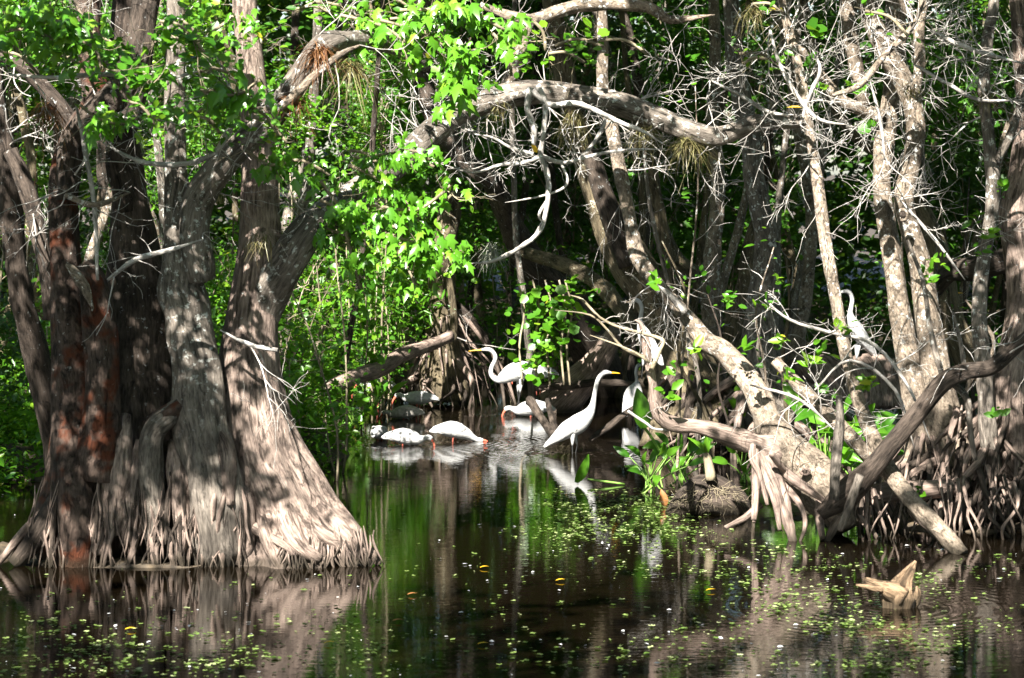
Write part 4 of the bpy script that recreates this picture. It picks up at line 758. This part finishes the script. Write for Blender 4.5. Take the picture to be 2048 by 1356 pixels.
# crossing bare twigs in front of the left clump
for par, path, Y in [(t3, [(20, 150, 9), (110, 155, 9), (220, 148, 10), (320, 160, 8), (440, 130, 6)], 19.6), (t2, [(150, 0, 14), (175, 60, 14), (210, 120, 13), (240, 170, 12), (290, 220, 9), (330, 250, 6)], 19.7),
                     (t2, [(230, 300, 8), (290, 325, 9), (370, 328, 10), (430, 305, 11), (455, 265, 12), (475, 245, 12)], 19.7), (t1, [(500, 220, 20), (560, 215, 18), (620, 160, 17), (680, 110, 14), (720, 90, 10)], 19.8),
                     (t3, [(130, 390, 16), (190, 410, 14), (260, 385, 9)], 19.8), (t3, [(195, 560, 10), (190, 420, 10), (170, 300, 10), (150, 200, 12)], 19.8), (t1, [(215, 560, 10), (270, 520, 10), (340, 500, 9), (400, 480, 8)], 19.6),
                     (t1, [(440, 130, 8), (460, 180, 10), (500, 215, 12)], 19.7), (t2, [(200, 240, 10), (250, 235, 8), (310, 232, 6)], 19.6)]:
    pts = pp(path, Y, Y); pts[-1][3] *= 0.3; pts[0][3] *= 0.6; tubeobj('branch', pts, B['pale' if max(q[2] for q in path) > 13 else 'twig'], par, per=4, seg=8, rough=0.2, rng=rg); twigs_on(par, pts, 8, (0.2, 0.7), 0.006, 1, rg)
# twig tangle in front of the right trunks
for par, path, Y in [(tA, [(1540, 60, 8), (1560, 130, 8), (1600, 200, 9), (1640, 240, 8), (1700, 250, 5)], 22.3), (tB, [(1665, 190, 12), (1720, 170, 14), (1770, 110, 12), (1820, 60, 12), (1850, 0, 10)], 22.4),
                     (tB, [(1600, 250, 10), (1620, 190, 8), (1640, 140, 8), (1625, 100, 4)], 22.3), (tA, [(1420, 160, 6), (1480, 190, 8), (1540, 225, 8), (1590, 230, 6)], 22.4), (tD, [(1860, 60, 8), (1920, 90, 10), (1980, 110, 10), (2060, 130, 8)], 22.3),
                     (tD, [(1830, 130, 8), (1900, 170, 8), (1960, 200, 8), (2050, 200, 6)], 22.4), (lean, [(960, 10, 20), (1060, 40, 26), (1160, 10, 26), (1290, 12, 24), (1340, 40, 18), (1430, 30, 10)], 23.6), (lean, [(1060, 45, 30), (1030, 130, 26), (1010, 180, 24), (1000, 200, 20)], 23.4),
                     (tB, [(1770, 320, 7), (1760, 240, 8), (1740, 160, 7)], 22.4), (tD, [(1800, 400, 7), (1870, 480, 7), (1930, 560, 6)], 22.6), (tB, [(1630, 780, 6), (1700, 720, 6), (1790, 780, 7), (1830, 900, 5)], 21.9),
                     (tB, [(1530, 600, 5), (1580, 640, 6), (1660, 665, 7), (1750, 690, 8), (1820, 780, 7), (1860, 880, 5)], 21.9), (lean, [(1500, 770, 6), (1600, 800, 7), (1680, 870, 8)], 21.9)]:
    pts = pp(path, Y, Y); pts[-1][3] *= 0.3; pts[0][3] *= 0.6; tubeobj('branch', pts, B['pale' if max(q[2] for q in path) > 13 else 'twig'], par, per=4, seg=8, rough=0.2, rng=rg); twigs_on(par, pts, 7, (0.3, 0.9), 0.006, 2, rg)
# young leaf sprigs
def sprig(parent, px, py, Y, n, size, kind='ovate', mat='bright', rng=rg, sp=0.03):
    c = P(px, py, Y); f = leafcloud('sprig', [c], sp, n, size, kind, L[mat], parent, rng, droop=-0.3, face=(0, -0.8, 0)); return f
for px, py in [(1395, 700), (1490, 700), (1540, 610), (1555, 560), (1570, 680), (1580, 760), (1640, 700), (1620, 730), (1660, 790), (1680, 660), (1330, 790), (1345, 740), (1310, 570), (1180, 585)]:
    sprig(lean, px, py, 21.9, 7, 0.12)
for px, py in [(1470+rg.uniform(-20, 20), 600) for _ in range(2)]+[(1860, 560), (1850, 540), (1880, 520), (1950, 440), (1960, 500), (1975, 470), (2000, 380), (1840, 985), (1990, 830), (1730, 770), (1740, 760)]:
    sprig(tD, px, py, 22.0, 8, 0.10)
for px, py in [(1570, 220), (1085, 310)]:
    sprig(pole, px, py, 22.2, 1, 0.12 if px == 1570 else 0.07, 'ovate', 'yellow')
for px, py in [(1620, 70), (1740, 250), (1700, 170), (1620, 130), (1560, 130), (1380, 120), (1180, 60), (1150, 90), (1640, 180)]:
    sprig(pole, px, py, 22.6, 5, 0.13, 'round', 'bright')

# ---- air plants
def airplant(px, py, Y, n, size, mat, label, droop=0.8):
    rng = np.random.RandomState(int(px)); c = P(px, py, Y); VV = []; FF = []; AA = []; k = 6
    for i in range(int(n*1.3)):
        d = rvec(1, rng)[0]; d[2] = abs(d[2])*0.5-0.25; Ln = size*rng.uniform(0.35, 1.15)*(0.7); w = 0.0035+0.0025*rng.rand(); o_ = c+rng.normal(size=3)*0.035
        side = np.cross(d, [0, 0, 1.]); side /= np.linalg.norm(side)+1e-6; dr = droop*rng.uniform(0.4, 1.4); cu = rng.normal(size=3)*0.25
        for j in range(k):
            t = j/(k-1); p = o_+d*Ln*t*(1-0.35*t*dr)+np.array([0, 0, -1.])*dr*Ln*t*t+cu*Ln*t*t; ww = w*(1-t*0.85); VV += [p-side*ww, p+side*ww]
        b_ = len(VV)-2*k; FF += [(b_+2*j, b_+2*j+1, b_+2*j+3, b_+2*j+2) for j in range(k-1)]; AA += [rng.rand()]*(2*k)
    o = mk('air_plant', np.array(VV), np.array(FF), L[mat], None, ('rnd', np.array(AA)), smooth=False, loc=c); tag(o, label, 'air plant', 'air plants on the limbs')
airplant(1375, 285, 22.7, 150, 0.55, 'air', 'spiky air plant with long hanging blades under the lowest dip of the arching limb')
airplant(1290, 260, 22.8, 110, 0.4, 'air', 'bushy air plant under the arching limb, left of the one with hanging blades')
airplant(1150, 230, 22.9, 140, 0.45, 'air', 'thick air plant hanging below the crest of the arching limb')
airplant(1000, 215, 22.7, 60, 0.3, 'air', 'small air plant behind the limb left of its crest')
airplant(640, 100, 19.9, 160, 0.5, 'airbrown', 'rusty brown air plant on the dark limb above the left clump')
airplant(700, 130, 20.0, 130, 0.55, 'air', 'straw coloured air plant hanging right of the rusty one')
airplant(585, 200, 19.9, 110, 0.4, 'airbrown', 'brown air plant low on the dark limb, under the rusty one')
airplant(95, 215, 19.8, 120, 0.5, 'airbrown', 'ginger air plant near the left edge of the picture')
airplant(1505, 20, 22.4, 90, 0.35, 'air', 'air plant at the very top above the thin pole')
airplant(525, 480, 20.1, 70, 0.25, 'air', 'withered yellow tuft in the fork of the fluted tree')
airplant(985, 500, 24, 120, 0.3, 'moss', 'grey wisp of hanging moss at the tip of the dead branch')
airplant(1820, 175, 22.8, 70, 0.3, 'air', 'curly air plant on the swerving knot holed trunk')
airplant(1965, 190, 22.6, 70, 0.3, 'air', 'curly air plant on the slender spotted trunk')

#==WATERPLANTS==
def blade_leaf(name, parent, base, tip, width, mat, curv=0.1, up=(0, -1, 0.6), rnd=0.5, kind='arrow'):
    """a broad leaf blade with real curvature"""
    base = np.array(base, float); tip = np.array(tip, float); ax = tip-base; Ln = np.linalg.norm(ax); y = ax/Ln
    u = np.array(up, float); z = u-y*u.dot(y); z /= np.linalg.norm(z); x = np.cross(y, z); n = 9; rows = []
    for i in range(n):
        t = i/(n-1); w = width*0.5*(math.sin(PI*min(t*0.92+0.06, 1))**0.75)*(1.15-0.5*t)
        c = base+y*Ln*t+z*curv*Ln*(math.sin(PI*t))
        for s in (-1, -0.5, 0, 0.5, 1): rows.append(c+x*w*s+z*abs(s)*w*0.28)
    V = np.array(rows); i = np.arange(n-1)[:, None]*5; j = np.arange(4)[None, :]
    F = np.stack([i+j, i+j+1, i+5+j+1, i+5+j], -1).reshape(-1, 4)
    return mk(name, V, F, L[mat], parent, ('rnd', np.full(len(V), rnd)))
rw = np.random.RandomState(31)
def arrow_plant(px, py, n, label, h=(0.25, 0.6), lsize=0.26, mat='broad', spread=0.3, grp='broad leaved water plants', Y=None):
    c = onwater(px, py) if Y is None else P(px, py, Y); t = thing('arrowhead_plant', label, 'water plant', c, grp)
    for i in range(n):
        a = rw.uniform(0, 6.28); r = rw.uniform(0.2, 1)*spread; hh = rw.uniform(*h); e = c+np.array([math.cos(a)*r, math.sin(a)*r*0.6, hh])
        tubeobj('stalk', [[*(c+rw.normal(size=3)*np.array([.05, .05, 0])), 0.009], [*(c+(e-c)*np.array([0.4, 0.4, 0.6])), 0.008], [*e, 0.005]], L['broad_stalk'], t, per=4, seg=6, rough=0.02, rng=rw)
        d = np.array([math.cos(a)*0.7+rw.normal()*0.3, math.sin(a)*0.5-0.1, rw.uniform(-0.3, 0.9)]); d /= np.linalg.norm(d)
        blade_leaf('leaf', t, e, e+d*lsize*rw.uniform(0.7, 1.2), lsize*rw.uniform(0.3, 0.45), mat, rnd=rw.rand(), up=(rw.normal()*0.5, -1, 0.7))
    return t
L['broad_stalk'] = plain('green_stalk', (0.16, 0.30, 0.05), 0.5, 0.2)
arrow_plant(1300, 985, 14, 'spreading patch of broad leaved water plants left of the root tussock', (0.12, 0.4), 0.24, spread=0.42)
arrow_plant(1360, 970, 10, 'water plant with upright oval leaves just behind the root tussock', (0.15, 0.45), 0.24, spread=0.3)
arrow_plant(1490, 965, 9, 'water plant squeezed between the tussock and the finger roots', (0.1, 0.45), 0.22, spread=0.22)
arrow_plant(1480, 905, 7, 'glossy leaved plant growing below the side limb of the smooth leaning trunk', (0.25, 0.5), 0.26, spread=0.2)
arrow_plant(1650, 995, 30, 'dense leafy clump in the angle behind the smooth leaning trunk', (0.25, 0.95), 0.34, spread=0.42)
arrow_plant(1712, 985, 18, 'pale green leafy clump between the smooth leaning trunk and the crossing poles', (0.2, 0.75), 0.3, spread=0.3)
arrow_plant(750, 830, 8, 'broad leaved plant at the foot of the dead log by the ibises', (0.1, 0.45), 0.3, spread=0.3, Y=32.5)
arrow_plant(700, 850, 7, 'broad leaved plant on the bank edge left of the ibises', (0.1, 0.4), 0.28, spread=0.3, Y=30)
arrow_plant(800, 700, 8, 'large leaved shrub behind the dead log', (0.3, 0.9), 0.42, spread=0.35, Y=34.2)
ap = thing('arrowhead_plant', 'single huge green leaf on a long slanting stalk in front of the hidden egret', 'water plant', onwater(1360, 975), 'broad leaved water plants')
tubeobj('stalk', pp([(1360, 975, 5, 25.3), (1330, 920, 6, 25.2), (1300, 870, 6, 25.1), (1280, 845, 6, 25)]), L['broad_stalk'], ap, per=5, seg=7, rough=0.02)
blade_leaf('leaf', ap, P(1288, 856, 25), P(1274, 776, 25), 0.21, 'broad', rnd=0.5, up=(0.2, -1, 0.2), curv=0.04)
ap = thing('arrowhead_plant', 'small folded green leaf on a thin stalk over the water below the front egret', 'water plant', onwater(1250, 970), 'broad leaved water plants')
tubeobj('stalk', pp([(1250, 968, 4, 25.6), (1210, 963, 5, 25.6), (1175, 958, 4, 25.6)]), L['broad_stalk'], ap, per=5, seg=7, rough=0.02)
blade_leaf('leaf', ap, P(1152, 965, 25.6), P(1177, 908, 25.6), 0.12, 'broad', rnd=0.6, up=(0.4, -1, 0.1))
# root tussock
ts = thing('root_tussock', 'shaggy floating tussock of dead roots with a cut stalk on top', 'tussock', onwater(1415, 1030))
c = onwater(1415, 1025); 
X = []
mbt = MB(); tube(mbt, [[c[0]-0.36, c[1], -0.05, 0.06], [c[0]-0.2, c[1], 0.08, 0.16], [c[0]+0.02, c[1], 0.12, 0.2], [c[0]+0.25, c[1], 0.06, 0.16], [c[0]+0.38, c[1], -0.05, 0.06]], per=6, seg=22, rough=0.3); mbt.build('mound', B['dark'], ts)
mbt = MB()
for i in range(420):
    a = rw.uniform(-0.36, 0.36); h = 0.28*math.sqrt(max(0.02, 1-(a/0.4)**2)); p0 = c+np.array([a*0.8, rw.uniform(-0.18, 0.05), h*rw.uniform(0.5, 1.05)]); d = np.array([a*1.2+rw.normal()*0.5, -0.5+rw.normal()*0.3, -0.6+rw.normal()*0.5])
    twig(mbt, p0, d, rw.uniform(0.08, 0.24), 0.003, 0, rw, 0.8)
mbt.build('dead_roots', B['stem'], ts)
tubeobj('stalk', pp([(1422, 960, 22, 23.4), (1418, 930, 19, 23.4), (1412, 905, 17, 23.4)]), B['stem'], ts, per=4, seg=9)
for tipx, tipy in [(1375, 875), (1412, 865), (1420, 880)]:
    blade_leaf('leaf', ts, P(1412, 906, 23.4), P(tipx, tipy, 23.3), 0.06, 'broad', rnd=1.0, curv=0.15)
# other brown roots/leaf
ap = blade_leaf('dead_leaf', None, P(1330, 1012, 24), P(1322, 978, 24), 0.09, 'brownl'); tag(ap, 'curled brown dead leaf standing at the left side of the tussock', 'leaf')

# ---- driftwood stump
ds = thing('driftwood_stump', 'sun bleached two pronged driftwood stump standing alone in the water at the lower right', 'driftwood', onwater(1795, 1214))
Y = onwater(1795, 1214)[1]
tubeobj('wood', pp([(1793, 1240, 58, Y), (1795, 1212, 58, Y), (1797, 1190, 60, Y), (1804, 1172, 42, Y), (1813, 1155, 27, Y), (1823, 1138, 17, Y), (1832, 1122, 5, Y)]), B['drift'], ds, per=9, seg=54, rough=0.12, lobes=13, lobe_amp=lambda t: 0.24)
tubeobj('prong', pp([(1800, 1192, 50, Y-.03), (1778, 1178, 36, Y-.05), (1755, 1170, 22, Y-.05), (1730, 1160, 12, Y-.05), (1733, 1158, 5, Y-.05)]), B['drift'], ds, per=5, seg=14, rough=0.16)
tubeobj('prong', pp([(1765, 1178, 16, Y-.07), (1740, 1174, 12, Y-.08), (1712, 1170, 4, Y-.08)]), B['drift'], ds, per=4, seg=9, rough=0.2)
tubeobj('prong', pp([(1812, 1225, 26, Y-.02), (1828, 1205, 22, Y), (1836, 1185, 14, Y), (1834, 1172, 4, Y)]), B['drift'], ds, per=4, seg=9, rough=0.15)

# ---- floating plants
def floating():
    rng = np.random.RandomState(13); pts = []
    def patch(n, x0, x1, y0, y1, cl):
        cx = rng.uniform(x0, x1, n); cy = rng.uniform(y0, y1, n)
        for a, b_ in zip(cx, cy):
            p = onwater(a, b_)
            for _ in range(rng.randint(1, cl)): pts.append((p[0]+rng.normal()*0.13, p[1]+rng.normal()*0.22))
    patch(120, 1040, 1420, 975, 1110, 7); patch(150, 1100, 1400, 985, 1075, 12); patch(40, 1250, 1500, 1060, 1150, 9); patch(50, 900, 1300, 1100, 1250, 3)
    patch(130, 1400, 2060, 1080, 1356, 7); patch(16, 1500, 2040, 1110, 1340, 40); patch(8, 1100, 1380, 1000, 1090, 60); patch(30, 1650, 1900, 1240, 1330, 22); patch(25, 1450, 1700, 1100, 1180, 16); patch(20, 60, 500, 1270, 1350, 20); patch(110, 0, 760, 1220, 1356, 9); patch(40, 480, 760, 1250, 1356, 9); patch(60, 760, 1400, 1000, 1356, 3); patch(30, 0, 760, 1150, 1230, 3); patch(40, 1000, 1450, 1260, 1356, 7)
    pts_ = np.array(pts); pts_ = pts_[gz(pts_[:, 0], pts_[:, 1]) < -0.03]
    P3 = []; AX = []; UP = []; S = []; RN = []
    for x, y in pts_:
        k = rng.randint(3, 7); a0 = rng.uniform(0, 6.28); s = 0.006+0.022*rng.rand()**1.7; rn = rng.rand()
        for j in range(k):
            a = a0+j*6.28/k+rng.normal()*0.2; P3.append((x, y, 0.004+rng.rand()*0.004)); AX.append((math.cos(a), math.sin(a), rng.uniform(0.02, 0.35))); UP.append((rng.normal()*0.2, rng.normal()*0.2, 1)); S.append(s); RN.append(rn)
    V, F, A = leaves(np.array(P3), np.array(AX), np.array(UP, float), np.array(S), 'round', rng, np.array(RN))
    o = mk('floating_plants', V, F, L['float'], None, ('rnd', A), smooth=False, loc=(1, 18, 0)); tag(o, 'scattered small pale green water lettuce rosettes floating on the dark water', 'floating plants', None, 'stuff')
    n = 170; q = np.array([onwater(rng.uniform(0, 2048), rng.uniform(990, 1356)) for _ in range(n)]); q = q[gz(q[:, 0], q[:, 1]) < -0.03]; n = len(q); q[:, 2] = 0.008
    V, F, A = leaves(q, rvec(n, rng)*np.array([1, 1, .1]), np.array([[0, 0, 1.]])+rng.normal(size=(n, 3))*0.25, rng.uniform(0.012, 0.05, n)*1.0, 'ovate', rng)
    o = mk('floating_debris', V, F, L['petal'], None, ('rnd', A), smooth=False, loc=(0, 18, 0)); tag(o, 'tiny whitish petals and fluff floating on the dark water', 'floating debris', None, 'stuff')
floating()
for px, py, m, lab in [(250, 1262, 'yellow', 'small orange leaf floating in front of the left clump'), (648, 1290, 'yellow', 'long yellow leaf floating at the lower left among rosettes'), (815, 1192, 'brownl', 'brown leaf floating below the gap between the trees'), (785, 1245, 'brownl', 'brownish leaf floating just left of the bottom middle'),
                       (960, 1138, 'yellow', 'yellow leaf floating in the open middle water'), (1112, 1164, 'yellow', 'small bright yellow leaf alone in the middle of the open water'), (1412, 1184, 'yellow', 'orange yellow leaf floating left of the driftwood stump'), (955, 1292, 'yellow', 'dull yellow leaf floating at the bottom middle'),
                       (1130, 993, 'brownl', 'tan leaf among the rosettes below the folded green leaf'), (610, 1105, 'yellow', 'orange leaf lying at the foot of the fluted tree')]:
    c = onwater(px, py); c[2] = 0.012 if py != 1105 else 0.16; a = rw.uniform(-0.3, 0.3)
    o = blade_leaf('fallen_leaf', None, c, c+np.array([0.075*math.cos(a), 0.02, 0.006]), 0.032, m, curv=0.06, up=(0, 0, 1)); tag(o, lab, 'leaf', 'fallen yellow and brown leaves on the water')
#==BIRDS==
def loft(prof, seg=20, per=5):
    """prof rows: x, z, half width, half height in the bird's own frame (x forward)"""
    s = spline(prof, per); n = len(s); c = np.stack([s[:, 0], 0*s[:, 0], s[:, 1]], -1); T = np.gradient(c, axis=0); T /= np.linalg.norm(T, axis=1)[:, None]+1e-9
    N = np.stack([-T[:, 2], 0*T[:, 0], T[:, 0]], -1); th = np.linspace(0, 2*PI, seg, endpoint=False)
    V = c[:, None, :]+np.cos(th)[None, :, None]*N[:, None, :]*np.maximum(s[:, 3], .001)[:, None, None]+np.sin(th)[None, :, None]*np.array([0, 1, 0])*np.maximum(s[:, 2], .001)[:, None, None]
    V = np.concatenate([np.repeat(c[:1], seg, 0)[None], V, np.repeat(c[-1:], seg, 0)[None]]); n += 2
    i = np.arange(n-1)[:, None]*seg; j = np.arange(seg)[None, :]; j2 = (j+1) % seg
    return V.reshape(-1, 3), np.stack([i+j, i+seg+j, i+seg+j2, i+j2], -1).reshape(-1, 4)
def bird(name, label, cat, loc, heading, body, wing, bill, eye, legs, mats, scale=1.0, group=None, pitch=0, plume=True):
    """all profile points are in metres in the bird's frame, feet at the origin"""
    t = thing(name, label, cat, (0, 0, 0), group); mb, mw, mbl, ml = mats
    V, F = loft(body); mk('body', V, F, mb, t)
    for sgn in (-1, 1):
        V, F = loft(wing['prof'], 14, 5); V = V.copy(); V[:, 1] = V[:, 1]+sgn*wing['off']
        # wing tip gathers towards the tail
        x0, x1 = V[:, 0].min(), V[:, 0].max(); k = (V[:, 0]-x0)/(x1-x0+1e-6); V[:, 1] = np.sign(V[:, 1])*np.abs(V[:, 1])*(0.25+0.75*np.clip(k*1.8, 0, 1))
        V[:, 2] += 0.003*np.sin(V[:, 0]*170+V[:, 2]*90); V[:, 1] += sgn*0.0035*np.sin(V[:, 2]*210-V[:, 0]*60)
        mk('wing', V, F, mw, t)
        if eye: ex, ez, ey = eye; vv = []
        if eye:
            V, F = loft([(ex-0.006, ez, .001, .001), (ex-.003, ez, .005, .005), (ex+.003, ez, .005, .005), (ex+.006, ez, .001, .001)], 8, 2); V = V.copy(); V[:, 1] += sgn*ey; mk('eye', V, F, M_eye, t)
    V, F = loft(bill, 10, 4); mk('bill', V, F, mbl, t)
    for sgn, lp in zip((-1, 1), legs):
        if len(lp) == 0: continue
        pts = [[x, sgn*0.035, z, r] for x, z, r in lp]; m = MB(); tube(m, pts, per=4, seg=8, rough=0.03); m.build('leg', ml, t)
        if wing.get('thigh'):
            x, z = wing['thigh']; V, F = loft([(lp[0][0]+x*0, lp[0][1]+.04, .03, .03), (lp[0][0], lp[0][1], .034, .034), (lp[1][0], lp[1][1]+0.0, .009, .009)], 10, 4); V = V.copy(); V[:, 1] += sgn*.035; mk('thigh', V, F, mb, t)
    t.location = [float(v) for v in loc]; t.rotation_euler = (0, pitch, heading); t.scale = (scale,)*3
    return t
EM = (M_white, M_wing, M_ybill, M_bleg); IM = (M_white, M_wing, M_rbill, M_rleg); GM = (M_ibisgrey, M_ibisgrey, M_rbill, M_rleg)
EG = 'white egrets wading at the pool'
e2 = bird('egret', 'tall white egret in the open water facing right with its neck stretched straight up', 'egret', onwater(1142, 907), 0.0,
  [(-.30, .075, .012, .008), (-.24, .12, .04, .028), (-.16, .18, .062, .058), (-.04, .265, .085, .095), (.09, .345, .088, .11), (.19, .44, .062, .075), (.24, .53, .036, .042), (.262, .63, .026, .028), (.278, .73, .023, .025), (.30, .82, .022, .025), (.335, .885, .024, .027), (.385, .922, .027, .029), (.43, .922, .02, .02), (.462, .917, .012, .012)],
  {'prof': [(-.31, .08, .01, .01), (-.2, .16, .03, .045), (-.05, .28, .035, .08), (.07, .35, .03, .075), (.14, .39, .01, .03)], 'off': .06, 'thigh': (0, 0)},
  [(.45, .918, .012, .013), (.50, .918, .009, .010), (.56, .912, .002, .003)], (.432, .926, .019), [[(.02, .22, .03), (.015, .09, .009), (.02, -.1, .008)], [(.04, .22, .03), (.07, .10, .009), (.03, -.1, .008)]], EM, group=EG)
Yb = 33.0
e1 = bird('egret', 'white egret facing left with its neck bent in an S above the pool edge', 'egret', P(1040, 828, Yb), PI,
  [(-.42, .50, .012, .008), (-.32, .53, .045, .03), (-.18, .565, .075, .075), (-.04, .58, .092, .12), (.10, .545, .092, .12), (.21, .485, .065, .085), (.29, .455, .04, .05), (.355, .485, .03, .034), (.385, .55, .027, .03), (.37, .63, .025, .027), (.335, .70, .024, .026), (.325, .76, .024, .026), (.36, .82, .025, .027), (.41, .85, .027, .028), (.46, .852, .024, .024), (.51, .846, .012, .013)],
  {'prof': [(-.43, .50, .01, .01), (-.3, .54, .03, .05), (-.1, .58, .035, .1), (.05, .57, .03, .09), (.13, .54, .01, .03)], 'off': .062, 'thigh': (0, 0)},
  [(.50, .846, .013, .014), (.57, .842, .009, .010), (.68, .83, .002, .003)], (.47, .857, .021), [[(.02, .45, .03), (.03, .28, .010), (-.02, -.02, .009)], [(-.02, .45, .03), (.0, .28, .010), (.06, -.02, .009)]], EM, group=EG)
upr = [(-.26, .10, .012, .008), (-.2, .17, .04, .03), (-.12, .28, .075, .06), (-.04, .40, .095, .085), (.02, .50, .085, .08), (.06, .58, .05, .055), (.075, .66, .03, .032), (.06, .74, .025, .027), (.05, .82, .024, .026), (.075, .89, .025, .027), (.12, .92, .027, .028), (.17, .915, .02, .02), (.2, .905, .012, .012)]
uw = {'prof': [(-.27, .10, .01, .01), (-.2, .2, .03, .045), (-.09, .33, .035, .07), (0, .44, .03, .06), (.04, .5, .01, .03)], 'off': .065, 'thigh': (0, 0)}
ub = [(.19, .908, .012, .013), (.24, .9, .009, .010), (.31, .885, .002, .003)]
ul = [[(-.03, .22, .03), (-.02, .08, .009), (0, -.08, .008)], [(-.01, .22, .03), (.01, .08, .009), (.03, -.08, .008)]]
bird('egret', 'white egret half hidden behind the single huge green leaf', 'egret', onwater(1268, 842), 0.95, [(x, z*.88, a*(1.45 if z < .6 else .9), b*(1.4 if z < .6 else .9)) for x, z, a, b in upr], {'prof': [(x, z*.88, a, b*1.3) for x, z, a, b in uw['prof']], 'off': .1, 'thigh': (0, 0)}, [(x, z*.88, a, b) for x, z, a, b in ub], (.165, .81, .018), ul, EM, 0.88, EG)
bird('egret', 'white egret standing upright in deep shade at the right, facing left behind the thin pole', 'egret', P(1712, 733, 33), PI+0.25, upr, uw, ub, (.165, .92, .018), ul, EM, 1.08, EG)
bird('egret', 'white egret mostly hidden behind the twigs at the foot of the broad leaning trunk', 'egret', P(1290, 745, 28.8), PI*0.8, upr, uw, ub, (.165, .92, .018), ul, EM, 0.9, EG)
bird('egret', 'white egret barely showing in the shade behind the knot holed trunk', 'egret', P(1880, 700, 31), 0.3, [(-.3, .30, .01, .01), (-.2, .32, .05, .04), (-.05, .34, .08, .08), (.08, .36, .07, .08), (.16, .42, .035, .04), (.14, .52, .026, .028), (.1, .62, .024, .026), (.12, .7, .026, .027), (.18, .72, .024, .024), (.22, .71, .012, .012)],
  {'prof': [(-.3, .3, .01, .01), (-.15, .33, .03, .05), (0, .36, .03, .06), (.08, .38, .01, .02)], 'off': .055, 'thigh': (0, 0)}, [(.21, .71, .012, .013), (.32, .70, .002, .003)], (.18, .725, .018), [[(0, .28, .03), (0, .12, .009), (0, -.05, .008)], [(.02, .28, .03), (.03, .12, .009), (.03, -.05, .008)]], EM, 1.0, EG)
IG = 'white ibises feeding in the pool'
def ibis(label, px, py, heading, pose='feed', scale=1.0, mats=IM, Y=None):
    loc = onwater(px, py) if Y is None else P(px, py, Y)
    if pose == 'feed':   # head low in front, bill into the water
        body = [(-.25, .10, .012, .008), (-.19, .125, .045, .03), (-.10, .135, .08, .07), (.0, .13, .09, .09), (.10, .115, .078, .08), (.17, .10, .05, .055), (.22, .11, .03, .034), (.26, .125, .026, .028), (.295, .12, .028, .03), (.32, .105, .022, .024)]
        bill = [(.31, .108, .016, .018), (.335, .075, .011, .012), (.35, .03, .008, .009), (.348, -.03, .006, .006)]; eye = (.30, .13, .022); wz = 0
    elif pose == 'dunk':  # head at the water line stretched forward
        body = [(-.25, .12, .012, .008), (-.18, .135, .05, .035), (-.08, .135, .085, .075), (.03, .12, .09, .085), (.13, .085, .07, .065), (.2, .045, .04, .04), (.25, .02, .028, .028), (.29, .012, .026, .026), (.32, .008, .02, .02)]
        bill = [(.31, .008, .016, .016), (.35, .004, .011, .012), (.40, -.03, .006, .006)]; eye = (.295, .022, .02); wz = 0
    else:  # 'stand' : head raised a little, long bill hanging down
        body = [(-.27, .17, .012, .008), (-.2, .19, .045, .03), (-.11, .20, .08, .07), (.0, .20, .09, .09), (.10, .20, .08, .08), (.17, .20, .05, .055), (.215, .215, .032, .036), (.25, .235, .028, .03), (.285, .235, .029, .031), (.31, .215, .024, .026)]
        bill = [(.30, .22, .018, .02), (.335, .18, .012, .013), (.365, .11, .009, .01), (.37, .03, .006, .006)]; eye = (.29, .245, .022); wz = .075
    w = {'prof': [(-.26, .11+wz, .01, .01), (-.17, .135+wz, .025, .045), (-.03, .145+wz, .03, .07), (.07, .135+wz, .025, .06), (.12, .125+wz, .01, .03)], 'off': .062}
    legs = [[(0, .07+wz, .012), (-.01, .0, .008), (0, -.1, .007)], [(.02, .07+wz, .012), (.03, .0, .008), (.02, -.1, .007)]]
    return bird('ibis', label, 'ibis', loc-np.array([0, 0, .035 if pose == 'feed' else 0]), heading, body, w, bill, eye, legs, mats, scale, IG)
ibis('white ibis with its red bill pointing straight down, left of the stretched feeding ibis', 808, 890, -0.2, 'feed', 1.05)
ibis('white ibis stretched low with its head at the water, nearest the front egret', 907, 883, 0.1, 'dunk', 1.1)
ibis('white ibis seen from behind, leftmost at the water edge', 758, 880, PI*0.42, 'feed', 0.95)
ibis('grey mottled young ibis with its head turned down, behind the two front ibises', 812, 838, PI-0.2, 'feed', 0.98, GM)
ibis('white ibis with a long tail pointing right, behind the grey mottled ibis', 838, 826, PI-0.1, 'stand', 1.0, Y=33)
ibis('white ibis partly hidden by green leaves near the foot of the dead log', 757, 800, PI+0.3, 'stand', 1.0, Y=34)
ibis('white ibis under the left egret, dipping its long curved red bill into the water', 1066, 833, PI, 'feed', 1.15)
ibis('white ibis behind the left egret, only its back and tail showing among the vine stems', 1078, 775, PI-0.3, 'stand', 1.05, Y=34.6)
for o in bpy.data.objects:
    if '_w' in o.keys(): del o['_w']
